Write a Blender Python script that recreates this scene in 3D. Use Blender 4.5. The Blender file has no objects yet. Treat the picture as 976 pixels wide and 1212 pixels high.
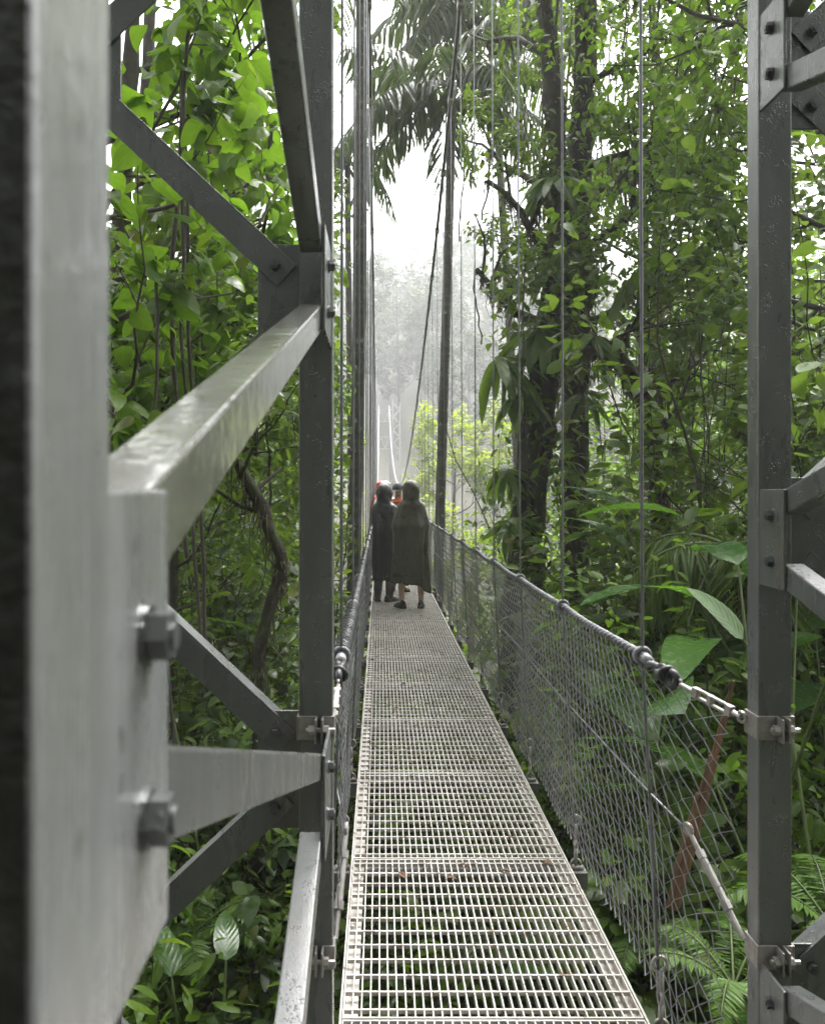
import bpy, math, random
import numpy as np
from mathutils import Vector, Matrix

random.seed(7)
C = bpy.context.scene.collection
CZ = 1.575                      # eye height above the deck
F, VX, VY = 979.0, 449.5, 580.0  # focal length and vanishing point in photo pixels
UP = Vector((0, 0, 1))


def P(px, py, d):
    """a point of the place seen at photo pixel (px, py), d metres down the bridge"""
    return Vector(((px - VX) * d / F, d, CZ - (py - VY) * d / F))


# ------------------------------------------------------------------ mesh builder
class MB:
    def __init__(self):
        self.v, self.f = [], []

    def poly(self, pts, faces):
        o = len(self.v)
        self.v += [tuple(p) for p in pts]
        self.f += [tuple(i + o for i in q) for q in faces]

    def hexa(self, p):
        self.poly(p, [(0, 3, 2, 1), (4, 5, 6, 7), (0, 1, 5, 4), (1, 2, 6, 5), (2, 3, 7, 6), (3, 0, 4, 7)])

    def box(self, x0, x1, y0, y1, z0, z1):
        self.hexa([(x0, y0, z0), (x1, y0, z0), (x1, y1, z0), (x0, y1, z0),
                   (x0, y0, z1), (x1, y0, z1), (x1, y1, z1), (x0, y1, z1)])

    def bar(self, a, b, w, h, side=None):
        """rectangular bar a->b, w across along side, h across the other way"""
        a, b = Vector(a), Vector(b)
        d = (b - a).normalized()
        s = Vector(side) if side else d.cross(UP)
        s = (s - d * s.dot(d)).normalized()
        u = s.cross(d).normalized()
        s, u = s * w / 2, u * h / 2
        self.hexa([a - s - u, a + s - u, b + s - u, b - s - u, a - s + u, a + s + u, b + s + u, b - s + u])

    def tube(self, pts, r, n=6, cap=True):
        pts = [Vector(p) for p in pts]
        m = len(pts)
        rr = r if hasattr(r, '__len__') else [r] * m
        t0 = (pts[1] - pts[0]).normalized()
        ref = Vector((0, 0, 1)) if abs(t0.z) < .9 else Vector((1, 0, 0))
        s = t0.cross(ref).normalized()
        o = len(self.v)
        for i, p in enumerate(pts):
            t = (pts[min(i + 1, m - 1)] - pts[max(i - 1, 0)]).normalized()
            s = (s - t * s.dot(t)).normalized()
            u = t.cross(s)
            for k in range(n):
                a = 2 * math.pi * k / n
                self.v.append(tuple(p + (s * math.cos(a) + u * math.sin(a)) * rr[i]))
        for i in range(m - 1):
            for k in range(n):
                k2 = (k + 1) % n
                self.f.append((o + i * n + k, o + i * n + k2, o + (i + 1) * n + k2, o + (i + 1) * n + k))
        if cap:
            self.f.append(tuple(o + k for k in reversed(range(n))))
            self.f.append(tuple(o + (m - 1) * n + k for k in range(n)))

    def ring(self, c, nrm, R, r, n=14, m=6, sx=1.0):
        c, nrm = Vector(c), Vector(nrm).normalized()
        a = nrm.cross(Vector((.3, .5, .81))).normalized() if abs(nrm.z) > .9 else nrm.cross(UP).normalized()
        b = nrm.cross(a)
        o = len(self.v)
        for i in range(n):
            t = 2 * math.pi * i / n
            e = a * math.cos(t) * sx + b * math.sin(t)
            for k in range(m):
                q = 2 * math.pi * k / m
                self.v.append(tuple(c + e * R + (e.normalized() * math.cos(q) + nrm * math.sin(q)) * r))
        for i in range(n):
            for k in range(m):
                i2, k2 = (i + 1) % n, (k + 1) % m
                self.f.append((o + i * m + k, o + i2 * m + k, o + i2 * m + k2, o + i * m + k2))

    def ell(self, c, rx, ry, rz, nu=14, nv=9, v0=0.0, v1=1.0):
        c = Vector(c)
        o = len(self.v)
        for j in range(nv + 1):
            ph = math.pi * (v0 + (v1 - v0) * j / nv)
            for i in range(nu):
                t = 2 * math.pi * i / nu
                self.v.append((c.x + rx * math.sin(ph) * math.cos(t), c.y + ry * math.sin(ph) * math.sin(t), c.z + rz * math.cos(ph)))
        for j in range(nv):
            for i in range(nu):
                i2 = (i + 1) % nu
                self.f.append((o + j * nu + i, o + (j + 1) * nu + i, o + (j + 1) * nu + i2, o + j * nu + i2))


def link(name, me, mat, parent=None):
    o = bpy.data.objects.new(name, me)
    C.objects.link(o)
    if mat:
        me.materials.append(mat)
    if parent:
        o.parent = parent
    return o


def wloc(o):
    p = Vector((0, 0, 0))
    while o:
        p += o.location
        o = o.parent
    return p


def part(name, mb, mat, parent=None, smooth=False, bevel=0, sub=0):
    me = bpy.data.meshes.new(name)
    off = wloc(parent)
    me.from_pydata([(x - off.x, y - off.y, z - off.z) for x, y, z in mb.v], [], mb.f)
    me.validate()
    if smooth:
        me.polygons.foreach_set('use_smooth', [True] * len(me.polygons))
    o = link(name, me, mat, parent)
    if bevel:
        b = o.modifiers.new('soft_edges', 'BEVEL')
        b.width = bevel
        b.segments = 2
        b.limit_method = 'ANGLE'
    if sub:
        s = o.modifiers.new('smooth_skin', 'SUBSURF')
        s.levels = s.render_levels = sub
    return o


def tag(o, label, cat, group=None, kind=None):
    if label:
        o['label'] = label
    if cat:
        o['category'] = cat
    if group:
        o['group'] = group
    if kind:
        o['kind'] = kind
    return o


def thing(name, label, cat, loc=(0, 0, 0), group=None):
    o = bpy.data.objects.new(name, None)
    o.empty_display_size = .1
    C.objects.link(o)
    o.location = loc
    return tag(o, label, cat, group)


def dup(root, loc, rz=0, sc=1.0, label=None, group=None):
    r = root.copy()
    C.objects.link(r)
    r.location = loc
    r.rotation_euler = (0, 0, rz)
    r.scale = (sc, sc, sc) if not hasattr(sc, '__len__') else sc
    if label:
        r['label'] = label
    if group:
        r['group'] = group
    for ch in list(root.children):
        c = ch.copy()
        C.objects.link(c)
        c.parent = r
        for g in list(ch.children):
            d = g.copy()
            C.objects.link(d)
            d.parent = c
    return r


# ------------------------------------------------------------------ materials
def new_mat(name):
    m = bpy.data.materials.new(name)
    m.use_nodes = True
    nt = m.node_tree
    nt.nodes.clear()
    out = nt.nodes.new('ShaderNodeOutputMaterial')
    return m, nt, out


def N(nt, typ, **kw):
    n = nt.nodes.new(typ)
    for k, v in kw.items():
        if k in n.inputs:
            n.inputs[k].default_value = v
        else:
            setattr(n, k, v)
    return n


def ramp(nt, src, stops):
    r = nt.nodes.new('ShaderNodeValToRGB')
    e = r.color_ramp.elements
    while len(e) < len(stops):
        e.new(.5)
    for el, (p, c) in zip(e, stops):
        el.position = p
        el.color = (*c, 1) if len(c) == 3 else c
    nt.links.new(src, r.inputs[0])
    return r.outputs[0]


def noise(nt, scale, detail=4, rough=.6, vec=None, stretch=None):
    n = N(nt, 'ShaderNodeTexNoise', Scale=scale, Detail=detail, Roughness=rough)
    tc = nt.nodes.new('ShaderNodeTexCoord')
    if stretch:
        mp = nt.nodes.new('ShaderNodeMapping')
        mp.inputs['Scale'].default_value = stretch
        nt.links.new(tc.outputs['Object'], mp.inputs[0])
        nt.links.new(mp.outputs[0], n.inputs['Vector'])
    else:
        nt.links.new(tc.outputs['Object'], n.inputs['Vector'])
    return n.outputs['Fac']


def mix(nt, fac, a, b, typ='MIX'):
    m = nt.nodes.new('ShaderNodeMix')
    m.data_type = 'RGBA'
    m.blend_type = typ
    for s, i in ((fac, 0), (a, 6), (b, 7)):
        if hasattr(s, 'is_linked'):
            nt.links.new(s, m.inputs[i])
        elif i == 0:
            m.inputs[0].default_value = s
        else:
            m.inputs[i].default_value = (*s, 1)
    return m.outputs[2]


def surf(name, stops, scale, rough=(.5, .5), rscale=None, bump=0, bscale=60, metallic=0, spec=.5, stretch=None,
         speck=None, coat=0, bdetail=3, drops=0, stain=None):
    m, nt, out = new_mat(name)
    p = N(nt, 'ShaderNodeBsdfPrincipled', Metallic=metallic)
    p.inputs['Specular IOR Level'].default_value = spec
    p.inputs['Coat Weight'].default_value = coat
    p.inputs['Coat Roughness'].default_value = .12
    col = ramp(nt, noise(nt, scale, 6, .65, stretch=stretch), stops)
    if speck:
        c2, sc, lo, hi = speck
        msk = ramp(nt, noise(nt, sc, 3, .6), [(lo, (0, 0, 0)), (hi, (1, 1, 1))])
        col = mix(nt, msk, col, c2)
    if stain:
        c2, sc, lo, hi = stain
        col = mix(nt, ramp(nt, noise(nt, sc, 5, .7, stretch=(1, 1, .22)), [(lo, (0, 0, 0)), (hi, (.75, .75, .75))]), col, c2)
    nt.links.new(col, p.inputs['Base Color'])
    r = ramp(nt, noise(nt, rscale or scale * 1.7, 4, .6, stretch=stretch), [(.35, (rough[0],) * 3), (.65, (rough[1],) * 3)])
    nt.links.new(r, p.inputs['Roughness'])
    if bump:
        b = N(nt, 'ShaderNodeBump', Strength=bump, Distance=.01)
        nt.links.new(noise(nt, bscale, bdetail, .6), b.inputs['Height'])
        last = b.outputs[0]
        if drops:
            # beads of rain: round bumps in some of the cells of a fine pattern
            vo = N(nt, 'ShaderNodeTexVoronoi', Scale=drops, Randomness=1.0)
            tc = nt.nodes.new('ShaderNodeTexCoord')
            nt.links.new(tc.outputs['Object'], vo.inputs['Vector'])
            dome = ramp(nt, vo.outputs['Distance'], [(0, (1, 1, 1)), (.2, (.85, .85, .85)), (.38, (0, 0, 0))])
            wh = ramp(nt, noise(nt, 18, 3, .6), [(.52, (0, 0, 0)), (.6, (1, 1, 1))])
            b2 = N(nt, 'ShaderNodeBump', Strength=.9, Distance=.0016)
            nt.links.new(mix(nt, 1.0, dome, wh, 'MULTIPLY'), b2.inputs['Height'])
            nt.links.new(last, b2.inputs['Normal'])
            last = b2.outputs[0]
        nt.links.new(last, p.inputs['Normal'])
        if coat:
            nt.links.new(last, p.inputs['Coat Normal'])
    nt.links.new(p.outputs[0], out.inputs[0])
    return m


def leaf_mat(name, dark, mid, light, rough=.35, trans=.42, veins=0.0, tcol=(.20, .30, .02), spec=.36, vfreq=26):
    m, nt, out = new_mat(name)
    at = N(nt, 'ShaderNodeAttribute', attribute_name='tint')
    col = ramp(nt, at.outputs['Fac'], [(0, dark), (.5, mid), (.93, light), (1, (.16, .15, .02))])
    blot = noise(nt, 6, 3, .6)
    col = mix(nt, ramp(nt, blot, [(.35, (0, 0, 0)), (.75, (.5, .5, .5))]), col, tuple(c * .6 for c in dark))
    p = N(nt, 'ShaderNodeBsdfPrincipled')
    p.inputs['Specular IOR Level'].default_value = spec
    rr = ramp(nt, noise(nt, 25, 2, .5), [(.35, (rough * .7,) * 3), (.7, (min(1, rough * 1.5),) * 3)])
    nt.links.new(rr, p.inputs['Roughness'])
    if veins:
        uv = nt.nodes.new('ShaderNodeUVMap')
        sx = nt.nodes.new('ShaderNodeSeparateXYZ')
        nt.links.new(uv.outputs[0], sx.inputs[0])

        def M(op, a, b=None):
            n = nt.nodes.new('ShaderNodeMath')
            n.operation = op
            for i, s in enumerate((a, b)):
                if s is None:
                    continue
                if hasattr(s, 'is_linked'):
                    nt.links.new(s, n.inputs[i])
                else:
                    n.inputs[i].default_value = s
            return n.outputs[0]
        s_abs = M('ABSOLUTE', M('SUBTRACT', sx.outputs[1], .5))
        wv = M('SINE', M('MULTIPLY', M('SUBTRACT', sx.outputs[0], M('MULTIPLY', s_abs, .6)), vfreq * 3.2))
        rib = M('LESS_THAN', s_abs, .022)
        vein = M('MULTIPLY', M('POWER', M('ADD', M('MULTIPLY', wv, .5), .5), 6.0), .35)
        vm = M('MINIMUM', M('ADD', vein, M('MULTIPLY', rib, .8)), 1.0)
        col = mix(nt, M('MULTIPLY', vm, veins), col, tuple(min(1, c * 1.7 + .02) for c in light))
        b = N(nt, 'ShaderNodeBump', Strength=.14, Distance=.004)
        nt.links.new(M('ADD', wv, M('MULTIPLY', rib, -2.0)), b.inputs['Height'])
        nt.links.new(b.outputs[0], p.inputs['Normal'])
    nt.links.new(col, p.inputs['Base Color'])
    tr = nt.nodes.new('ShaderNodeBsdfTranslucent')
    tc = mix(nt, .62, col, tcol)
    nt.links.new(tc, tr.inputs[0])
    ms = nt.nodes.new('ShaderNodeMixShader')
    ms.inputs[0].default_value = trans
    nt.links.new(p.outputs[0], ms.inputs[1])
    nt.links.new(tr.outputs[0], ms.inputs[2])
    nt.links.new(ms.outputs[0], out.inputs[0])
    return m


M = {}
M['paint'] = surf('grey_bridge_paint', [(.25, (.065, .07, .07)), (.5, (.09, .095, .095)), (.75, (.115, .12, .118))], 9,
                  rough=(.22, .42), rscale=14, bump=.12, bscale=240, stretch=(1, 1, .25),
                  speck=((.045, .045, .043), 60, .66, .72), coat=.5, drops=150, stain=((.10, .075, .05), 6, .58, .80))
M['paint_wet'] = surf('wet_grey_paint', [(.25, (.14, .14, .125)), (.55, (.18, .18, .165)), (.8, (.215, .215, .195))], 7,
                      rough=(.04, .22), rscale=7, bump=.10, bscale=28, speck=((.10, .098, .085), 18, .62, .72), coat=1.0, stain=((.10, .095, .06), 4, .45, .75))
M['paint_near'] = surf('pale_streaked_paint', [(.2, (.14, .145, .148)), (.5, (.24, .246, .25)), (.8, (.37, .377, .38))], 18,
                       rough=(.06, .38), rscale=30, bump=.07, bscale=60, stretch=(1, 1, .10),
                       speck=((.15, .15, .145), 45, .64, .72), coat=.8, stain=((.19, .19, .17), 7, .5, .72))
M['bolt'] = surf('dark_bolt', [(.3, (.05, .05, .055)), (.7, (.11, .11, .115))], 60, rough=(.3, .5), metallic=.4)
M['zinc'] = surf('galvanised', [(.3, (.22, .21, .20)), (.7, (.38, .36, .34))], 40, rough=(.3, .55), metallic=.6,
                 speck=((.20, .13, .08), 30, .66, .75))
M['grating'] = surf('worn_grating_steel', [(.25, (.36, .335, .30)), (.5, (.50, .475, .44)), (.75, (.61, .59, .56))], 5,
                    rough=(.35, .6), metallic=.15, speck=((.17, .13, .10), 14, .58, .70), stain=((.24, .21, .16), 2.2, .5, .75))
M['wire'] = surf('zinc_wire', [(.3, (.16, .16, .165)), (.7, (.38, .38, .39))], 12, rough=(.3, .5), metallic=.3)
M['cable'] = surf('steel_cable', [(.3, (.10, .105, .11)), (.7, (.19, .195, .20))], 20, rough=(.3, .5), metallic=.4)
M['rope'] = surf('grey_black_rope', [(.3, (.09, .092, .10)), (.7, (.24, .245, .26))], 30, rough=(.4, .6), bump=.3, bscale=300)
M['black_rubber'] = surf('black_sleeve', [(.3, (.012, .012, .014)), (.7, (.03, .03, .033))], 30, rough=(.35, .5))
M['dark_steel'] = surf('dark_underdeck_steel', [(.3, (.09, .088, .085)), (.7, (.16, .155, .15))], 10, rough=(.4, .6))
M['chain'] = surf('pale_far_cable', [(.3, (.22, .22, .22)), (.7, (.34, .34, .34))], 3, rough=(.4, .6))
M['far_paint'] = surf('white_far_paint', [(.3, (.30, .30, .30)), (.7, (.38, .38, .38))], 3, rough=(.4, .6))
M['ground'] = surf('forest_floor', [(.3, (.022, .018, .010)), (.5, (.035, .032, .014)), (.7, (.03, .045, .012))], 1.6, rough=(.8, .95), bump=.6, bscale=6)
M['bark_moss'] = surf('mossy_bark', [(.32, (.012, .010, .007)), (.48, (.028, .022, .014)), (.58, (.024, .032, .008)), (.75, (.05, .066, .013))], 7,
                      rough=(.8, .95), bump=1.0, bscale=30, bdetail=6)
M['bark_dark'] = surf('dark_wet_bark', [(.3, (.020, .017, .013)), (.55, (.048, .040, .030)), (.75, (.075, .065, .05))], 9,
                      rough=(.6, .85), bump=.9, bscale=40, bdetail=6, speck=((.045, .065, .02), 5, .56, .66))
M['bark_palm'] = surf('ringed_palm_bark', [(.3, (.032, .026, .021)), (.5, (.058, .050, .042)), (.72, (.115, .10, .085))], 5,
                      rough=(.55, .8), bump=.4, bscale=40, stretch=(1, 1, 2.2), speck=((.20, .21, .17), 6, .62, .68))
M['twig'] = surf('brown_twig', [(.3, (.022, .019, .012)), (.7, (.055, .048, .028))], 14, rough=(.7, .9))
M['stem'] = surf('green_stem', [(.3, (.05, .075, .02)), (.7, (.09, .12, .03))], 8, rough=(.4, .6))
M['moss'] = surf('hanging_moss', [(.3, (.035, .03, .014)), (.7, (.085, .08, .03))], 12, rough=(.85, .95))
M['post_shade'] = surf('black_shade', [(.3, (.012, .012, .012)), (.55, (.022, .022, .021)), (.75, (.05, .05, .048))], 40, rough=(.5, .8), bump=.4, bscale=90)  # near-black colour standing in for shade on the near posts
M['dry'] = surf('dead_frond_brown', [(.3, (.06, .030, .016)), (.7, (.20, .10, .045))], 14, rough=(.5, .7), stretch=(1, 1, .2))
M['lf_heart'] = leaf_mat('bright_heart_leaf', (.050, .105, .009), (.088, .165, .011), (.14, .215, .013), rough=.38, trans=.55, veins=.35, tcol=(.20, .38, .02), vfreq=5)
M['lf_fresh'] = leaf_mat('fresh_green_leaf', (.055, .11, .010), (.10, .18, .012), (.16, .24, .014), rough=.35, trans=.55, tcol=(.26, .42, .02))
M['lf_mid'] = leaf_mat('mid_green_leaf', (.038, .080, .010), (.072, .134, .012), (.125, .19, .014), rough=.35, trans=.45, tcol=(.20, .32, .03))
M['lf_dark'] = leaf_mat('dark_glossy_leaf', (.020, .046, .009), (.040, .080, .012), (.075, .125, .014), rough=.30, trans=.36, tcol=(.15, .24, .025))
M['lf_big'] = leaf_mat('big_wet_leaf', (.028, .075, .018), (.045, .11, .022), (.08, .16, .026), rough=.22, trans=.45, veins=.03, spec=.55, tcol=(.16, .36, .02), vfreq=16)
M['lf_palm'] = leaf_mat('palm_leaflet', (.020, .034, .013), (.034, .054, .018), (.06, .09, .022), rough=.4, trans=.25, tcol=(.15, .24, .04))
M['lf_fern'] = leaf_mat('fern_green', (.06, .13, .02), (.09, .18, .024), (.13, .23, .03), rough=.45, trans=.45, tcol=(.22, .40, .03))
M['lf_far'] = leaf_mat('soft_far_leaf', (.022, .040, .016), (.035, .055, .020), (.05, .075, .022), rough=.6, trans=.3, tcol=(.12, .18, .04))
M['lf_lime'] = leaf_mat('lime_yellow_leaf', (.11, .20, .012), (.17, .26, .014), (.23, .31, .02), rough=.5, trans=.5, tcol=(.44, .52, .02))
M['cloth_black'] = surf('black_poncho_nylon', [(.3, (.006, .006, .0075)), (.7, (.012, .012, .015))], 6, rough=(.26, .42), bump=.25, bscale=18)
M['cloth_olive'] = surf('olive_poncho_nylon', [(.3, (.036, .031, .018)), (.7, (.062, .054, .032))], 6, rough=(.26, .42), bump=.25, bscale=18)
M['cloth_white'] = surf('white_raincoat', [(.3, (.68, .68, .68)), (.7, (.8, .8, .8))], 4, rough=(.35, .5))
M['cloth_red'] = surf('red_raincoat', [(.3, (.55, .04, .03)), (.7, (.7, .07, .05))], 4, rough=(.35, .5))
M['cloth_orange'] = surf('orange_scarf', [(.3, (.55, .09, .02)), (.7, (.7, .14, .03))], 8, rough=(.6, .8))
M['cloth_navy'] = surf('dark_jacket', [(.3, (.02, .02, .025)), (.7, (.035, .035, .042))], 8, rough=(.5, .7))
M['skin'] = surf('skin_tone', [(.3, (.50, .30, .21)), (.7, (.58, .36, .26))], 8, rough=(.45, .6))
M['shoe'] = surf('dark_shoe', [(.3, (.015, .014, .013)), (.7, (.035, .03, .028))], 20, rough=(.5, .7))
M['litter'] = surf('brown_litter', [(.3, (.07, .035, .018)), (.7, (.16, .08, .04))], 30, rough=(.6, .8))


# ------------------------------------------------------------------ leaves
def tpl(nrow, wf, fold=.2, droop=.25, ncol=1, pleat=0.0):
    """a leaf along +x: rows of 2*ncol+1 points between a base and a tip"""
    nc = 2 * ncol + 1
    vs, uv, fs = [(0, 0, 0)], [(0, .5)], []
    for i in range(1, nrow + 1):
        t = i / (nrow + 1)
        w = wf(t)
        for j in range(nc):
            s = (j - ncol) / ncol
            z = fold * abs(s) * w - droop * t * t - .35 * droop * (abs(s) * w) ** 2 * 4
            if pleat:
                z += pleat * math.sin(abs(s) * 3 + t * 40) * w
            vs.append((t, s * w, z))
            uv.append((t, .5 + .5 * s))
    vs.append((1, 0, -droop))
    uv.append((1, .5))
    for j in range(nc - 1):
        fs.append((0, 1 + j + 1, 1 + j) if False else (0, 1 + j, 2 + j))
    for i in range(nrow - 1):
        a = 1 + i * nc
        for j in range(nc - 1):
            fs.append((a + j, a + nc + j, a + nc + j + 1, a + j + 1))
    a = 1 + (nrow - 1) * nc
    L = len(vs) - 1
    for j in range(nc - 1):
        fs.append((a + j, L, a + j + 1))
    return np.array(vs, float), np.array(uv, float), fs


T_TINY = tpl(1, lambda t: .27, .25, .12)
T_LANCE = tpl(3, lambda t: .21 * math.sin(math.pi * t) ** .8, .25, .25)
T_OVAL = tpl(3, lambda t: .33 * math.sin(math.pi * t ** .85) ** .75, .2, .22)
T_HEART = tpl(5, lambda t: .46 * math.sin(math.pi * t ** .62) ** .7, .14, .25)
def variants(nrow, wf, base_fold, base_droop):
    return [tpl(nrow, wf, base_fold * a, base_droop * b) for a, b in ((.4, .3), (1, 1), (2.6, 1.7), (-.9, 1.2), (1.8, 2.6))]


V_LANCE = variants(4, lambda t: .20 * math.sin(math.pi * t) ** .8, .25, .25)
V_OVAL = variants(4, lambda t: .31 * math.sin(math.pi * t ** .85) ** .75, .2, .22)
V_HEART = variants(7, lambda t: .45 * math.sin(math.pi * t ** .58) ** .62 * (1 - .25 * t), .16, .25)
VAR = {id(T_LANCE): V_LANCE, id(T_OVAL): V_OVAL, id(T_HEART): V_HEART}
T_BANANA = tpl(12, lambda t: .17 * math.sin(math.pi * t ** .75) ** .55, .22, .45, ncol=3)
T_BIG = tpl(8, lambda t: .27 * math.sin(math.pi * t ** .7) ** .6, .2, .35, ncol=2)
T_STRAP = tpl(5, lambda t: .045 * math.sin(math.pi * (t * .93 + .05)) ** .5, .2, .35)
T_PINNA = tpl(2, lambda t: .11 * (1 - t) ** .5, .15, .15)


def unit(a):
    return a / np.maximum(np.linalg.norm(a, axis=1, keepdims=True), 1e-9)


class Leaves:
    def __init__(self, free=False):
        self.free = free
        self.V, self.UV, self.T, self.L, self.S, self.n = [], [], [], [], [], 0

    def add(self, tp, pos, dirs, nrm, size, tint, wid=None):
        tv, tuv, tf = tp
        pos, dirs = np.asarray(pos, float), unit(np.asarray(dirs, float))
        m = len(pos)
        if m == 0:
            return
        tip = pos + dirs * np.broadcast_to(np.asarray(size, float), (m,))[:, None] * .8
        k_ = self.clear(pos) & self.clear(tip) if not self.free else np.ones(m, bool)
        if not k_.all():
            f_ = lambda q: q if q is None or np.ndim(q) == 0 else np.asarray(q)[k_]
            pos, dirs, nrm, size, tint, wid = pos[k_], dirs[k_], np.asarray(nrm)[k_], f_(size), f_(tint), f_(wid)
            m = len(pos)
            if m == 0:
                return
        nrm = np.asarray(nrm, float)
        nrm = unit(nrm - dirs * (nrm * dirs).sum(1, keepdims=True))
        b = np.cross(nrm, dirs)
        size = np.broadcast_to(np.asarray(size, float), (m,))
        wid = np.ones(m) if wid is None else np.broadcast_to(np.asarray(wid, float), (m,))
        X = tv[:, 0][None, :, None] * dirs[:, None, :] + tv[:, 1][None, :, None] * (b * wid[:, None])[:, None, :] \
            + tv[:, 2][None, :, None] * nrm[:, None, :]
        X = X * size[:, None, None] + pos[:, None, :]
        k = len(tv)
        self.V.append(X.reshape(-1, 3))
        li = np.concatenate([np.array(f) for f in tf])
        tot = np.array([len(f) for f in tf])
        idx = (li[None, :] + (np.arange(m) * k)[:, None] + self.n).reshape(-1)
        self.L.append(idx)
        self.S.append(np.tile(tot, m))
        self.UV.append(np.tile(tuv[li], (m, 1)))
        self.T.append(np.repeat(np.broadcast_to(np.asarray(tint, float), (m,)), k))
        self.n += m * k

    def clear(self, pos):
        x, y, z = pos[:, 0], pos[:, 1], pos[:, 2]
        return ~((x > -.30) & (x < .98) & (y > -3) & (y < 72) & (z > -.2) & (z < 9)) & ~((x > -.95) & (x < 1.85) & (y < 2.5) & (z > -1.2))

    def build(self, name, mat, parent=None, off=None):
        off = np.array(wloc(parent)) if off is None else np.array(off)
        V = np.concatenate(self.V) - off
        L = np.concatenate(self.L)
        S = np.concatenate(self.S)
        me = bpy.data.meshes.new(name)
        me.vertices.add(len(V))
        me.vertices.foreach_set('co', V.astype(np.float32).ravel())
        me.loops.add(len(L))
        me.loops.foreach_set('vertex_index', L.astype(np.int32))
        me.polygons.add(len(S))
        me.polygons.foreach_set('loop_start', np.concatenate([[0], np.cumsum(S)[:-1]]).astype(np.int32))
        try:
            me.polygons.foreach_set('loop_total', S.astype(np.int32))
        except Exception:
            pass
        me.polygons.foreach_set('use_smooth', np.ones(len(S), bool))
        u = me.uv_layers.new(name='UVMap')
        u.data.foreach_set('uv', np.concatenate(self.UV).astype(np.float32).ravel())
        a = me.attributes.new('tint', 'FLOAT', 'POINT')
        a.data.foreach_set('value', np.concatenate(self.T).astype(np.float32))
        me.update(calc_edges=True)
        return link(name, me, mat, parent)


def leaf_orient(rng, m, out=None, droop=.35, tilt=.5):
    """leaf directions spread sideways and drooping, blades facing roughly up"""
    a = rng.uniform(0, 2 * math.pi, m)
    d = np.stack([np.cos(a), np.sin(a), rng.normal(-droop, .3, m)], 1)
    if out is not None:
        d = d + out
    n = np.stack([rng.normal(0, tilt, m), rng.normal(0, tilt, m), np.ones(m)], 1)
    return unit(d), n


# ------------------------------------------------------------------ branches
def in_corridor(q):
    """the strip over the deck that is kept clear of growth"""
    return -.34 < q[0] < 1.02 and -3 < q[1] < 72 and -.25 < q[2] < 9


def grow(rng, p, d, L, r, depth, tubes, anch, wander=.25, lift=.08, kids=(3, 5), spread=.75, shrink=.62, start=.35):
    n = 5
    pts, rr = [Vector(p)], [r]
    d = Vector(d).normalized()
    for i in range(n):
        j = Vector(rng.normal(0, wander, 3))
        d = (d + j * .6 + UP * lift).normalized()
        pts.append(pts[-1] + d * L / n)
        rr.append(r * (1 - .62 * (i + 1) / n))
    if any(in_corridor(q) for q in pts):
        return
    tubes.append((pts, rr, 7 if depth > 1 else (5 if depth else 4)))
    if depth == 0:
        for i in range(1, n + 1):
            anch.append((pts[i], (pts[i] - pts[i - 1]).normalized()))
        return
    k = int(rng.integers(kids[0], kids[1] + 1))
    for c in range(k):
        t = start + (1 - start) * (c + rng.uniform(.2, .9)) / k
        i = min(int(t * n), n - 1)
        q = pts[i].lerp(pts[i + 1], t * n - i)
        ax = (pts[i + 1] - pts[i]).normalized()
        s = Vector(rng.normal(0, 1, 3))
        s = (s - ax * s.dot(ax)).normalized()
        grow(rng, q, ax * (1 - spread * .6) + s * spread, L * shrink * rng.uniform(.75, 1.15), rr[i] * .6, depth - 1, tubes, anch,
             wander, lift, kids, spread, shrink, .25)
    grow(rng, pts[-1], d, L * shrink, rr[-1], depth - 1, tubes, anch, wander, lift, kids, spread, shrink, .2)


def tubes_mb(tubes):
    mb = MB()
    for pts, rr, n in tubes:
        mb.tube(pts, rr, n, cap=False)
    return mb


def anchors_leaves(rng, lv, anch, tp, per, size, jit=.06, droop=.35, tmean=.45, tsd=.22, thin=1.0, tilt=.5):
    if not anch:
        return
    A = np.array([a[0] for a in anch])
    D = np.array([a[1] for a in anch])
    A, D = np.repeat(A, per, 0), np.repeat(D, per, 0)
    keep = rng.random(len(A)) < thin
    A, D = A[keep], D[keep]
    m = len(A)
    d, n = leaf_orient(rng, m, D * .5, droop, tilt)
    spread_leaves(rng, lv, tp, A + rng.normal(0, jit, (m, 3)), d, n, size * rng.uniform(.45, 1.3, m), np.clip(rng.normal(tmean, tsd, m), 0, .95) + (rng.random(m) < .018) * 1.0)


def spread_leaves(rng, lv, tp, p, d, n, sz, ti):
    vs_ = VAR.get(id(tp), [tp])
    ch = rng.integers(0, len(vs_), len(p))
    for q, v in enumerate(vs_):
        k = ch == q
        lv.add(v, p[k], d[k], n[k], sz[k], np.minimum(ti[k], 1.0))


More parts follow.
